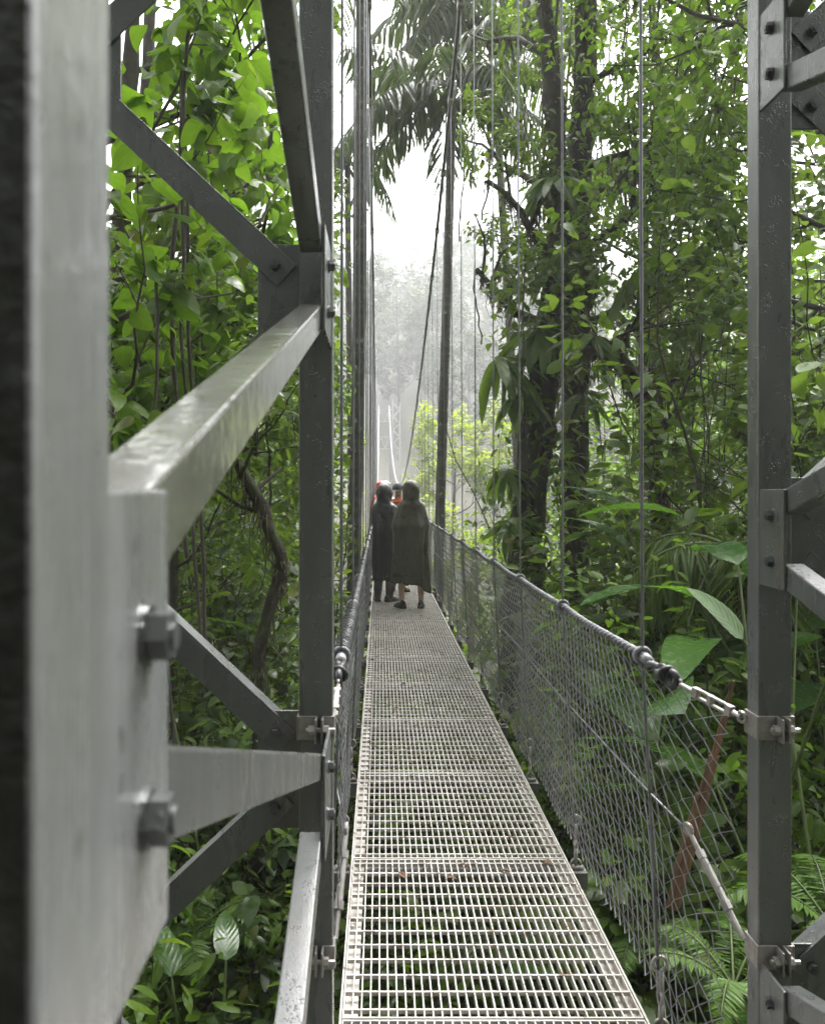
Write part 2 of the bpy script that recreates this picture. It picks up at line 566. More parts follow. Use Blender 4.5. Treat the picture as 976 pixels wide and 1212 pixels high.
def make_tree(seed, name, label, base, height, crown_r, trunk_r, mat_leaf, leaf=.13, per=6, depth=3, tp=None, bark='bark_dark',
              limbs=9, first=.35, group=None, lean=(0, 0), droop=.35, tmean=.45, kids=(3, 4), cat='tree', thin=1.0, jit=.12):
    rng = np.random.default_rng(seed)
    root = thing(name, label, cat, base, group)
    b = Vector(base)
    tb, anch = [], []
    pts, rr = [], []
    ph = rng.uniform(0, 6)
    for i in range(13):
        t = i / 12
        pts.append(b + Vector((lean[0] * t + .12 * math.sin(3.1 * t + ph) * height * .12, lean[1] * t + .1 * math.cos(2.6 * t + ph) * height * .1, height * t)))
        rr.append(trunk_r * (1.25 if i == 0 else 1) * (1 - .72 * t))
    tb.append((pts, rr, 10))
    for k in range(limbs):
        t = first + (1 - first) * (k + rng.uniform(0, .8)) / limbs
        i = min(int(t * 12), 11)
        q = pts[i].lerp(pts[i + 1], t * 12 - i)
        a = k * 2.4 + rng.uniform(-.4, .4)
        el = rng.uniform(.05, .5)
        L = crown_r * (1.05 - .5 * abs(t - .62)) * rng.uniform(.55, .8)
        grow(rng, q, (math.cos(a), math.sin(a), el), L, rr[i] * .45, depth - 1, tb, anch, kids=kids)
    part('trunk', tubes_mb(tb), M[bark], root, smooth=True)
    lv = Leaves()
    anchors_leaves(rng, lv, anch, tp or T_TINY, per, leaf, jit=jit, droop=droop, tmean=tmean, thin=thin)
    lv.build('crown', M[mat_leaf], root)
    return root


def frond(rng, base, az, L, rise, sag, leaflets, llen, lwid, hang, lv, mb, tint=.45, r=.018, tp=None, start=.12):
    """a pinnate frond: an arching rib with hanging leaflets on both sides"""
    base = Vector(base)
    h = Vector((math.cos(az), math.sin(az), 0))
    side = Vector((-h.y, h.x, 0))
    n = 12
    pts = []
    for i in range(n + 1):
        t = i / n
        pts.append(base + h * L * (t - .15 * t * t) + UP * (rise * t - sag * t * t))
    mb.tube(pts, [r * (1 - .8 * i / n) for i in range(n + 1)], 5, cap=False)
    pos, dr, nm, sz = [], [], [], []
    for i in range(leaflets):
        t = start + (1 - start) * i / leaflets
        k = min(int(t * n), n - 1)
        q = pts[k].lerp(pts[k + 1], t * n - k)
        ax = (pts[k + 1] - pts[k]).normalized()
        for s in (-1, 1):
            d = side * s * rng.uniform(.8, 1.0) + ax * rng.uniform(.25, .55) - UP * (hang * rng.uniform(.6, 1.3))
            pos.append(q)
            dr.append(d)
            nm.append(UP + ax * rng.normal(0, .35) + side * rng.normal(0, .35) + side * s * hang * .4)
            sz.append(llen * (math.sin(math.pi * (.12 + .83 * t)) ** .6) * rng.uniform(.85, 1.1))
    m = len(pos)
    lv.add(tp or T_LANCE, np.array(pos), np.array(dr), np.array(nm), np.array(sz), np.clip(rng.normal(tint, .18, m), 0, .95), wid=lwid)


def palm(seed, name, label, base, top, r, nf, flen, group=None, mat='lf_palm', hang=.9, llen=.75, az0=0, sag=1.4, rise=.9, leafl=34, cat='palm tree', lwid=.55):
    rng = np.random.default_rng(seed)
    base, top = Vector(base), Vector(top)
    root = thing(name, label, cat, base, group)
    mb = MB()
    n = 60
    ph = rng.uniform(0, 6)
    pts, rr = [], []
    for i in range(n + 1):
        t = i / n
        pts.append(base.lerp(top, t) + Vector((.06 * math.sin(4 * t + ph), .05 * math.cos(3 * t + ph), 0)))
        rr.append(r * (1.12 - .28 * t) * (1.03 if i % 3 == 0 else .985))
    mb.tube(pts, rr, 14)
    part('trunk', mb, M['bark_palm'], root, smooth=True)
    for k in range(nf):
        lv, sm = Leaves(True), MB()
        az = az0 + k * 2.399 + rng.uniform(-.2, .2)
        q = k / max(1, nf - 1)
        frond(rng, top, az, flen * rng.uniform(.85, 1.1), rise * (1.35 - 1.35 * q) * flen / 2, sag * (.65 + .6 * q) * flen / 2, leafl, llen, lwid, hang, lv, sm)
        fr = lv.build('frond', M[mat], root)
        part('rib', sm, M['stem'], fr, smooth=True)
    return root


def rosette(seed, name, label, base, n, pet, leaf, mat='lf_big', tp=None, wid=1.0, up=(.7, 1.3), droop=0.0, azr=(0, 6.283), group=None, cat='plant', r=.012, tmean=.5, fac=None):
    """a clump of big leaves on arching stalks rising from one point"""
    rng = np.random.default_rng(seed)
    base = Vector(base)
    root = thing(name, label, cat, base, group)
    mb, lv = MB(), Leaves()
    for k in range(n):
        az = azr[0] + (azr[1] - azr[0]) * (k + rng.uniform(.1, .9)) / n
        e = rng.uniform(*up)
        h = Vector((math.cos(az), math.sin(az), 0))
        pts, d, p = [], (h * math.cos(e) + UP * math.sin(e)), base.copy()
        L = pet * rng.uniform(.6, 1.15)
        for i in range(7):
            pts.append(p.copy())
            p = p + d * L / 6
            d = (d + h * .05 - UP * .05).normalized()
        if any(in_corridor(q) or (-1.1 < q.x < 1.9 and q.y < 2.6 and q.z > -1.2) for q in pts + [pts[-1] + (h - UP * .3) * leaf * .9]):
            continue
        mb.tube(pts, [r * (1 - .5 * i / 6) for i in range(7)], 5, cap=False)
        dd = (d + h * .5 - UP * (.15 + droop) + Vector(rng.normal(0, .18, 3)))
        nn = UP + h * -.1 + Vector(rng.normal(0, .3, 3))
        if fac is not None:
            nn = nn + Vector(fac)
        lv.add(tp or T_BIG, [pts[-1]], [dd], [nn], leaf * rng.uniform(.7, 1.15), float(np.clip(rng.normal(tmean, .2), 0, .93)), wid=wid)
    if lv.n:
        part('stem', mb, M['stem'], root, smooth=True)
        lv.build('foliage', M[mat], root)
    return root


def shrub(seed, name, label, base, h, w, mat, leaf, n_stem=9, per=5, tp=None, depth=2, group=None, cat='shrub', droop=.35, tmean=.45, jit=.05, kids=(3, 4), lift=.1, thin=1.0):
    rng = np.random.default_rng(seed)
    base = Vector(base)
    root = thing(name, label, cat, base, group)
    tb, anch = [], []
    for k in range(n_stem):
        a = rng.uniform(0, 6.283)
        s = rng.uniform(.1, 1)
        d = Vector((math.cos(a) * s * w, math.sin(a) * s * w, h))
        grow(rng, base + Vector((rng.normal(0, w * .12), rng.normal(0, w * .12), 0)), d, d.length * rng.uniform(.45, .75), .016 + h * .004, depth, tb, anch,
             wander=.22, lift=lift, kids=kids, shrink=.55)
    part('stem', tubes_mb(tb), M['twig'], root, smooth=True)
    lv = Leaves()
    anchors_leaves(rng, lv, anch, tp or T_OVAL, per, leaf, jit=jit, droop=droop, tmean=tmean, thin=thin)
    lv.build('foliage', M[mat], root)
    return root
#@@PART2
HAZE = .0021
EXPOSURE = 2.4
# ================================================================== lattice towers of the bridge
def R(z):
    return CZ + z


NEAR0, NEAR1, FAR0, FAR1, PW = .285, .367, 2.08, 2.145, .085
PANEL = 1.19


def bolt(mb, c, nrm, r=.0155, h=.014):
    c, nrm = Vector(c), Vector(nrm)
    mb.tube([c, c + nrm * .0025], r * 1.2, 14)
    mb.tube([c + nrm * .003, c + nrm * (.003 + h)], r, 6)
    mb.tube([c + nrm * (.003 + h), c + nrm * (.0055 + h)], r * .55, 10)


def tower_leg(sg, xi, near_nodes, far_nodes, label, near_mat, gus_ext):
    """sg: outward direction; xi: walkway-side plane"""
    root = thing('lattice_tower', label, 'steel tower', (xi + sg * .4, 1.2, -2.6))
    inv = Vector((-sg, 0, 0))
    Wd = .65

    def post(x, y0, y1, mat):
        m = MB()
        m.box(min(x, x + sg * PW), max(x, x + sg * PW), y0, y1, -2.9, R(7.0))
        return part('post', m, M[mat], root, bevel=.004)
    pn = post(xi, NEAR0, NEAR1, near_mat)
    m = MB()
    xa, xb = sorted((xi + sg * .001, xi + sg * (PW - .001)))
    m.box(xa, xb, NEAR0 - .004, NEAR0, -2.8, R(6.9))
    part('shade_plate', m, M['post_shade'], pn)  # thin added plate, the front face's shade put into its black colour
    p_far = post(xi, FAR0, FAR1, 'paint')
    post(xi + sg * Wd, NEAR0, NEAR1, 'paint')
    post(xi + sg * Wd, FAR0, FAR1, 'paint')

    def gusset(y0, y1, zc, by, mat, dz=.12, bz=.056):
        m = MB()
        a, b = xi + sg * .003, xi + sg * .011
        m.box(min(a, b), max(a, b), y0, y1, R(zc - dz), R(zc + dz))
        g = part('gusset_plate', m, M[mat], root, bevel=.002)
        for s in (-1, 1):
            k = MB()
            bolt(k, (xi + sg * .003, by, R(zc + s * bz)), inv, r=.0135, h=.0105)
            part('bolt', k, M['bolt'] if mat == 'paint' else M['paint'], g)
    for z in near_nodes:
        if -2.4 < z < 3.2:
            gusset(NEAR1 - .002, .478, z - .004, .432, near_mat, dz=.124, bz=.048)
    for z in far_nodes:
        if -2.4 < z < 3.2:
            gusset(FAR0 - gus_ext, FAR0 + .002, z, FAR0 - gus_ext * .5, 'paint')
    # diagonal square tubes on the walkway face and on the outer face
    xa, xo = xi + sg * (.011 + .026), xi + sg * (Wd + PW - .037)
    dn, df = .47, FAR0 - gus_ext + .03

    def brace(y0, z0, y1, z1, mat='paint', x=xa):
        m = MB()
        m.bar((x, y0, R(z0)), (x, y1, R(z1)), .05, .058, side=(1, 0, 0))
        part('brace', m, M[mat], root, bevel=.004)
    for zn in near_nodes:
        for zf in far_nodes:
            if abs(zf - zn) < .7:
                up = zf > zn
                o0, o1 = (.09, -.085) if up else (-.055, .085)
                wet = 'paint_wet' if (up and sg < 0 and abs(zn) < .3) else 'paint'
                brace(dn, zn + o0, df, zf + o1, wet)
                brace(dn, zn + o0, df, zf + o1, 'paint', xo)
    # angle-iron diagonals on the two faces across the bridge
    for (yp, nodes) in ((FAR0 + .030, far_nodes), (NEAR1 - .03, near_nodes)):
        for z in nodes:
            xin, xou = xi + sg * PW, xi + sg * Wd
            for (xg, zg, s2) in ((xin, z, 1), (xou, z + PANEL / 2, -1)):
                m = MB()
                x0, x1 = xg, xg + sg * s2 * .108
                m.box(min(x0, x1), max(x0, x1), yp, yp + .008, R(zg - .15), R(zg + .15))
                g = part('gusset_plate', m, M['paint'], root, bevel=.0015)
                if -2 < zg < 2.2:
                    for s in (-1, 1):
                        k = MB()
                        bolt(k, (xg + sg * s2 * .062, yp - .008, R(zg + s * .095)), (0, -1, 0), r=.013)
                        part('bolt', k, M['bolt'], g)
            for s in (-1, 1):
                m = MB()
                a = Vector((xin + sg * .035, yp - .004, R(z + s * .066)))
                b = Vector((xou - sg * .035, yp - .004, R(z + s * (PANEL / 2 - .066))))
                ax = (b - a).normalized()
                nrm = Vector((-ax.z, 0, ax.x))
                if nrm.z < 0:
                    nrm = -nrm
                m.bar(a, b, .066, .007, side=nrm)
                o = nrm * .0365
                m.bar(a + o + Vector((0, .026, 0)), b + o + Vector((0, .026, 0)), .007, .059, side=nrm)
                part('brace', m, M['paint'], root, bevel=.001)
    # pipe clamps that hold the handrail and the middle cable
    for zc in (-.598, -1.175):
        m = MB()
        x0, x1 = min(xi, xi + sg * PW), max(xi, xi + sg * PW)
        t, h = .005, .030
        m.box(x0 - t, x0, FAR0 - t, FAR1 + t, R(zc - h), R(zc + h))
        m.box(x1, x1 + t, FAR0 - t, FAR1 + t, R(zc - h), R(zc + h))
        m.box(x0, x1, FAR1, FAR1 + t, R(zc - h), R(zc + h))
        m.box(x0, (x0 + x1) / 2 + .005, FAR0 - t, FAR0, R(zc - h), R(zc + h))
        m.box((x0 + x1) / 2 + .016, x1, FAR0 - t, FAR0, R(zc - h), R(zc + h))
        xm = (x0 + x1) / 2
        m.box(xm + .005 - t, xm + .005, FAR0 - .040, FAR0 - t, R(zc - h), R(zc + h))
        m.box(xm + .016, xm + .016 + t, FAR0 - .040, FAR0 - t, R(zc - h), R(zc + h))
        c = part('clamp_band', m, M['zinc'], root, bevel=.0015)
        k = MB()
        k.tube([(xm - .022, FAR0 - .024, R(zc)), (xm + .05, FAR0 - .024, R(zc))], .0065, 8)
        k.tube([(xm - .016, FAR0 - .024, R(zc)), (xm - .001, FAR0 - .024, R(zc))], .013, 6)
        k.tube([(xm + .022, FAR0 - .024, R(zc)), (xm + .034, FAR0 - .024, R(zc))], .013, 6)
        part('bolt', k, M['zinc'], c)
    # head plate with the cable saddle
    m = MB()
    m.box(min(xi, xi + sg * (Wd + PW)) - .02, max(xi, xi + sg * (Wd + PW)) + .02, NEAR0 - .03, FAR1 + .03, R(7.0), R(7.03))
    part('head_plate', m, M['paint'], root)
    return root


nodes = lambda z0: [z0 + PANEL * k for k in range(-2, 6)]
tower_leg(-1, -.119, nodes(-.12), nodes(.477), 'grey steel lattice tower with wet sloping tubes, close beside the viewer on the palm side', 'paint_near', .235)
tower_leg(1, .951, nodes(.475), nodes(-.118), 'grey steel lattice tower whose post holds the clamps and turnbuckles of the mesh fence', 'paint', .124)

# ================================================================== deck
HY = [2.46 + 1.07 * k for k in range(-4, 64)]
XL, XR = -.113, .787
deck = thing('bridge_deck', 'long pale steel grating walkway of the hanging bridge', 'walkway', ((XL + XR) / 2, 2.46, 0))
pm = MB()
NB = 34
for i in range(NB):
    x = XL + .003 + (XR - XL - .006) * i / (NB - 1)
    pm.box(x - .0021, x + .0021, .004, 1.066, -.026, 0)
for j in range(12):
    y = .045 + j * .0892
    pm.box(XL, XR, y - .0038, y + .0038, -.011, .0015)
for y in (.004, 1.060):
    pm.box(XL + .002, XR - .002, y, y + .006, -.03, .001)
sms = []
for x, s in ((XL, 1), (XR, -1)):
    e = MB()
    a, b = x - s * .008, x - s * .002
    e.box(min(a, b), max(a, b), 0, 1.07, -.05, .003)
    a, b = x - s * .003, x + s * .046
    e.box(min(a, b), max(a, b), .0, 1.07, -.034, -.028)
    sms.append(e)
bm_ = MB()
bm_.box(-.205, .878, -.035, -.029, -.115, -.046)
bm_.box(-.205, .878, -.029, .035, -.052, -.046)
bm_.box(-.205, .878, -.029, .035, -.115, -.109)


def mesh_only(name, mb, mat):
    me = bpy.data.meshes.new(name)
    me.from_pydata(mb.v, [], mb.f)
    me.materials.append(mat)
    return me


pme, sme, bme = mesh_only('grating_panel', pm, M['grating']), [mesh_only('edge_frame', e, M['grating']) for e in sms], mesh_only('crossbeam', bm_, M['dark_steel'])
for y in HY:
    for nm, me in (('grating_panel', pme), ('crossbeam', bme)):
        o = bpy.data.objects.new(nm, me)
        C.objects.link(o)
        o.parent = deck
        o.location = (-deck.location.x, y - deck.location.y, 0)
        if nm == 'grating_panel':
            for em_ in sme:
                e = bpy.data.objects.new('edge_frame', em_)
                C.objects.link(e)
                e.parent = o
lrng = np.random.default_rng(5)
for i, (px, py) in enumerate([(446, 778), (441, 782), (452, 786), (436, 800), (447, 724), (470, 742), (505, 792), (556, 826), (462, 757), (486, 768), (441, 742), (560, 900)] + [(VX + lrng.uniform(-.08, .76) * F / dd, VY + 1.575 * F / dd) for dd in lrng.uniform(3.0, 10.5, 26)]):
    d = 1.575 * F / (py - VY)
    m = MB()
    s = lrng.uniform(.018, .034)
    a = lrng.uniform(0, 6.28)
    c, e = math.cos(a) * s, math.sin(a) * s
    q = P(px, py, d)
    z = .004
    m.poly([(q.x - c, q.y - e, z), (q.x + e * .5, q.y - c * .5, z + .012), (q.x + c, q.y + e, z + .004), (q.x - e * .5, q.y + c * .5, z + .010), (q.x, q.y, z + .003)],
           [(0, 1, 4), (1, 2, 4), (2, 3, 4), (3, 0, 4)])
    tag(part('fallen_leaf', m, M['litter']), 'small curled brown leaf lying on the pale deck grating', 'leaf', 'dead leaves scattered on the grating')

# ================================================================== main cables and hangers
FARY = 70.0


def zc_main(y):
    return R(.2 + (.00816 if y < 31 else .0049) * (y - 31) ** 2)


def main_cable(sg, xt, xh, xd, label):
    root = thing('suspension_cable', label, 'bridge cable', (xt, 1.2, R(7.05)))
    ys = [1.2] + list(np.arange(2.0, 70, 1.0)) + [70]
    m = MB()
    pts = [(xt, -9, -.6)] + [(xt, y, min(zc_main(y), R(7.06))) for y in ys]
    m.tube(pts[:34], .021, 8)
    part('main_cable', m, M['cable'], root, smooth=True)
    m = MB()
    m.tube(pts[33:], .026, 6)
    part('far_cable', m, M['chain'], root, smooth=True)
    for k, y in enumerate(HY[4:]):
        m = MB()
        zt = zc_main(y)
        b = .012 * math.sin(k * 2.3)
        if zt < 1.0:
            continue
        m.tube([(xd, y, -.02), (xd * .5 + xh * .5, y, .55), (xh, y, 1.08), (xh * .7 + xt * .3 + b * .3, y, 1.08 + (zt - 1.08) * .3), (xt, y, zt)], .005, 6)
        h = part('hanger', m, M['cable'], root, smooth=True)
        if y < 13:
            m = MB()
            m.box(xt - .03, xt + .03, y - .045, y + .045, zt - .032, zt + .028)
            part('cable_clip', m, M['zinc'], h, bevel=.004)
            m = MB()
            # shackles and eye bolt on the end of the crossbeam
            m.ring((xd, y, -.02), (0, 1, 0), .020, .006)
            m.tube([(xd, y, -.035), (xd, y, .05)], .008, 8)
            m.ring((xd - sg * .002, y, .065), (1, 0, 0), .018, .0055)
            m.tube([(xd, y, .08), (xd, y, .145)], .010, 8)
            m.ring((xd - sg * .003, y, .165), (0, 1, 0), .022, .006)
            m.tube([(xd - .03, y, -.036), (xd + .03, y, -.036)], .012, 8)
            part('shackle', m, M['zinc'], h, smooth=True)
    return root


main_cable(-1, -.105, -.115, -.16, 'steel suspension cable with a row of thin hangers in front of the nearer palm trunk')
main_cable(1, .76, .78, .835, 'steel suspension cable with thin hangers above the open mesh fence, sagging towards the hooded people')

# ================================================================== chain-link fences


def fence(sg, xt, xd, xpost, label):
    root = thing('mesh_fence', label, 'fence', ((xt + xd) / 2, 2.2, 0))
    Y0 = 2.19
    rng = np.random.default_rng(11 if sg > 0 else 12)
    ph = rng.uniform(0, 6, 6)

    def top(y):
        f = max(0, (2.46 - y) / .30)
        x = xt + (xpost - xt) * f ** 1.25
        u = ((y - 2.46) / 1.07) % 1
        z = 1.085 - .014 * math.sin(math.pi * u) - (.10 * f if y < 2.46 else 0) + .004 * math.sin(y * 5)
        return x, z

    def surf_pt(y, v):
        f = max(0, (2.46 - y) / .30)
        xa, za = top(y)
        xb = xd + (xpost * .97 - xd) * f ** 1.6 * .55
        zb = .055 - .07 * f + .012 * math.sin(y * 7 + ph[0])
        bulge = sg * .022 * math.sin(math.pi * v) * math.sin(y * 2.1 + ph[1]) + sg * .008 * math.sin(y * 5.3 + v * 6 + ph[2])
        ye = y + (.03 * math.sin(v * 9) + .02 * math.sin(v * 23)) * f + .26 * (v - .5) * (1 - .75 * f)
        return Vector((xb + (xa - xb) * v + bulge, ye, zb + (za - zb) * v))
    w, h = .031, 33
    m = MB()
    y, i = Y0, 0
    while y < 32:
        pts = []
        for j in range(h + 1):
            s = -1 if (i + j) % 2 else 1
            q = surf_pt(max(2.16, y + s * w / 2), j / h)
            q.x += (.004 if (j % 2) else -.004)
            pts.append(q)
        m.tube(pts, .0018, 4 if y < 5 else 3, cap=False)
        y += w
        i += 1
    part('netting', m, M['wire'], root, smooth=True)
    m = MB()
    y = 32
    i = 0
    while y < 69:
        pts = [surf_pt(y + (.1 if (i + j) % 2 else -.1), j / 10) for j in range(11)]
        m.tube(pts, .003, 3, cap=False)
        y += .2
        i += 1
    part('far_netting', m, M['wire'], root)
    # handrail: two twisted strands with a spiral lacing near by, plain farther on
    m = MB()
    for s in range(2):
        pts = []
        for q in range(int((16 - 2.36) / .009)):
            yy = 2.36 + q * .009
            x, z = top(yy)
            a = yy / .085 * 2 * math.pi + s * math.pi
            pts.append((x + .0075 * math.cos(a), yy, z + .0075 * math.sin(a)))
        m.tube(pts, .0078, 5)
    pts = [(top(yy)[0], yy, top(yy)[1]) for yy in np.arange(16, 69.5, .25)]
    m.tube(pts, .014, 5)
    rope = part('handrail_rope', m, M['rope'], root, smooth=True)
    m = MB()
    pts = []
    for q in range(int((7 - 2.5) / .004)):
        yy = 2.5 + q * .004
        x, z = top(yy)
        a = yy / .034 * 2 * math.pi
        if sg < 0:
            pts.append((x + .021 * math.cos(a), yy, z + .021 * math.sin(a)))
    if pts:
        m.tube(pts, .0055, 4)
        part('rope_coil', m, M['black_rubber'], rope, smooth=True)
    # knots at the hangers
    for y in HY[4:16]:
        m = MB()
        x, z = top(y)
        m.ring((x, y, z), (0, 1, 0), .021, .008, 12, 6)
        m.ring((x, y + .014, z - .004), (.2, 1, .1), .019, .008, 12, 6)
        m.ring((x, y, z - .026), (1, .2, 0), .018, .004, 10, 5)
        part('rope_knot', m, M['rope'], rope, smooth=True)
    # end fitting: sleeve, thimble, turnbuckle to the post clamp
    xz = lambda yy: Vector((top(yy)[0], yy, top(yy)[1]))
    a, b = xz(2.47), xz(2.425)
    m = MB()
    m.tube([a, b], .0165, 10)
    part('sleeve', m, M['wire'], rope, smooth=True)
    m = MB()
    c = xz(2.345)
    ax = (xz(2.30) - xz(2.40)).normalized()
    n1 = ax.cross(UP).normalized()
    m.ring(c, n1, .020, .0105, 18, 8)
    m.ring(c - ax * .045, (n1 + UP * .5), .016, .009, 14, 6)
    m.ring(c - ax * .02 + UP * .004, (ax + n1 * .4), .02, .009, 14, 6)
    part('rope_loop', m, M['black_rubber'], rope, smooth=True)
    e = Vector((xpost + (.004 if sg < 0 else -.004), 2.125, R(-.598) + .012))
    s0 = c + ax * .02
    d = (e - s0)
    L = d.length
    d.normalize()
    n1 = d.cross(UP).normalized()
    n2 = n1.cross(d)
    m = MB()
    m.ring(s0, n1, .014, .0045, 12, 6)
    m.tube([s0 + d * .012, s0 + d * (L * .35)], .0065, 8)
    for s in (-1, 1):
        m.bar(s0 + d * (L * .28) + n2 * .011 * s, s0 + d * (L * .80) + n2 * .011 * s, .012, .006, side=n1)
    for t0, t1 in ((.26, .34), (.50, .55), (.76, .84)):
        m.bar(s0 + d * (L * t0), s0 + d * (L * t1), .018, .027, side=n1)
    m.tube([s0 + d * (L * .8), s0 + d * (L * .96)], .0075, 8)
    m.ring(e - d * .006, n1, .013, .0045, 12, 6)
    part('turnbuckle', m, M['zinc'], root, bevel=0)
    # middle cable and its turnbuckle
    m = MB()
    e2 = Vector((xpost + (.004 if sg < 0 else -.004), 2.125, R(-1.175) + .02))
    s2 = surf_pt(2.30, .60) + Vector((-sg * .01, 0, 0))
    pts = [s2] + [Vector((xd * .4 + xt * .6 + sg * .008, yy, .655 + .006 * math.sin(yy * 2.9))) for yy in np.arange(2.6, 30, .25)]
    m.tube(pts, .0034, 5)
    part('middle_cable', m, M['cable'], root, smooth=True)
    d = e2 - s2
    L = d.length
    d.normalize()
    n1 = d.cross(UP).normalized()
    m = MB()
    m.tube([s2 - d * .02, s2 + d * (L * .25)], .007, 8)
    m.ring(s2 - d * .01, n1, .016, .005, 12, 6)
    m.tube([s2 + d * (L * .2), s2 + d * (L * .72)], .0105, 10)
    m.tube([s2 + d * (L * .18), s2 + d * (L * .26)], .0135, 6)
    m.tube([s2 + d * (L * .66), s2 + d * (L * .74)], .0135, 6)
    m.tube([s2 + d * (L * .7), e2], .0075, 8)
    part('turnbuckle', m, M['zinc'], root, smooth=False)
    return root


fence(1, .78, .835, .938, 'chain-link mesh fence with rope handrail, seen open with forest showing through it')
fence(-1, -.115, -.16, -.119, 'chain-link mesh fence with coiled black rope, seen edge-on beside the palm trunk')

# ================================================================== far tower
ft = thing('far_tower', 'pale lattice portal tower fading in the mist at the far end of the bridge', 'steel tower', (.42, FARY, -3))
for xi, sg in ((-.25, -1), (1.10, 1)):
    for dx in (0, .6):
        for dy in (0, 1.4):
            m = MB()
            x = xi + sg * dx
            m.box(x - .05, x + .05, FARY + dy - .05, FARY + dy + .05, -3.2, R(7.3 if dx else 7.7))
            part('post', m, M['far_paint'], ft)
    m = MB()
    for k in range(10):
        z0 = -2.5 + k * 1.15
        for dy in (0, 1.4):
            m.bar((xi, FARY + dy - .06, z0), (xi + sg * .6, FARY + dy - .06, z0 + .575), .07, .05)
            m.bar((xi + sg * .6, FARY + dy - .06, z0 + .575), (xi, FARY + dy - .06, z0 + 1.15), .07, .05)
        for x in (xi, xi + sg * .6):
            m.bar((x, FARY, z0), (x, FARY + 1.4, z0 + .575), .05, .06)
            m.bar((x, FARY + 1.4, z0 + .575), (x, FARY, z0 + 1.15), .05, .06)
    part('bracing', m, M['far_paint'], ft)
for zc in (6.3, 4.0):
    m = MB()
    for dz in (-.5, .5):
        m.bar((-.25, FARY - .07, R(zc + dz)), (1.10, FARY - .07, R(zc + dz)), .06, .06)
    for k in range(4):
        x0, x1 = -.25 + 1.35 * k / 4, -.25 + 1.35 * (k + 1) / 4
        s = .5 if k % 2 else -.5
        m.bar((x0, FARY - .07, R(zc + s)), (x1, FARY - .07, R(zc - s)), .05, .05)
    part('portal_truss', m, M['far_paint'], ft)
# ================================================================== people


def skin_body(name, J, E, rad, mat, parent, sub=2):
    """one continuous surface grown over a joint graph"""
    off = wloc(parent)
    names = list(J)
    me = bpy.data.meshes.new(name)
    me.from_pydata([tuple(Vector(J[n]) - off) for n in names], [(names.index(a), names.index(b)) for a, b in E], [])
    o = bpy.data.objects.new(name, me)
    C.objects.link(o)
    s = o.modifiers.new('skin', 'SKIN')
    s.use_smooth_shade = True
    sv = me.skin_vertices[0].data
    for i, n in enumerate(names):
        r = rad[n]
        sv[i].radius = r if hasattr(r, '__len__') else (r, r)
        sv[i].use_root = (n == 'pelvis')
    m = o.modifiers.new('sub', 'SUBSURF')
    m.levels = m.render_levels = sub
    dg = bpy.context.evaluated_depsgraph_get()
    dg.update()
    em = bpy.data.meshes.new_from_object(o.evaluated_get(dg))
    em.name = name
    bpy.data.objects.remove(o)
    em.polygons.foreach_set('use_smooth', [True] * len(em.polygons))
    em.materials.clear()
    ob = link(name, em, mat, parent)
    return ob


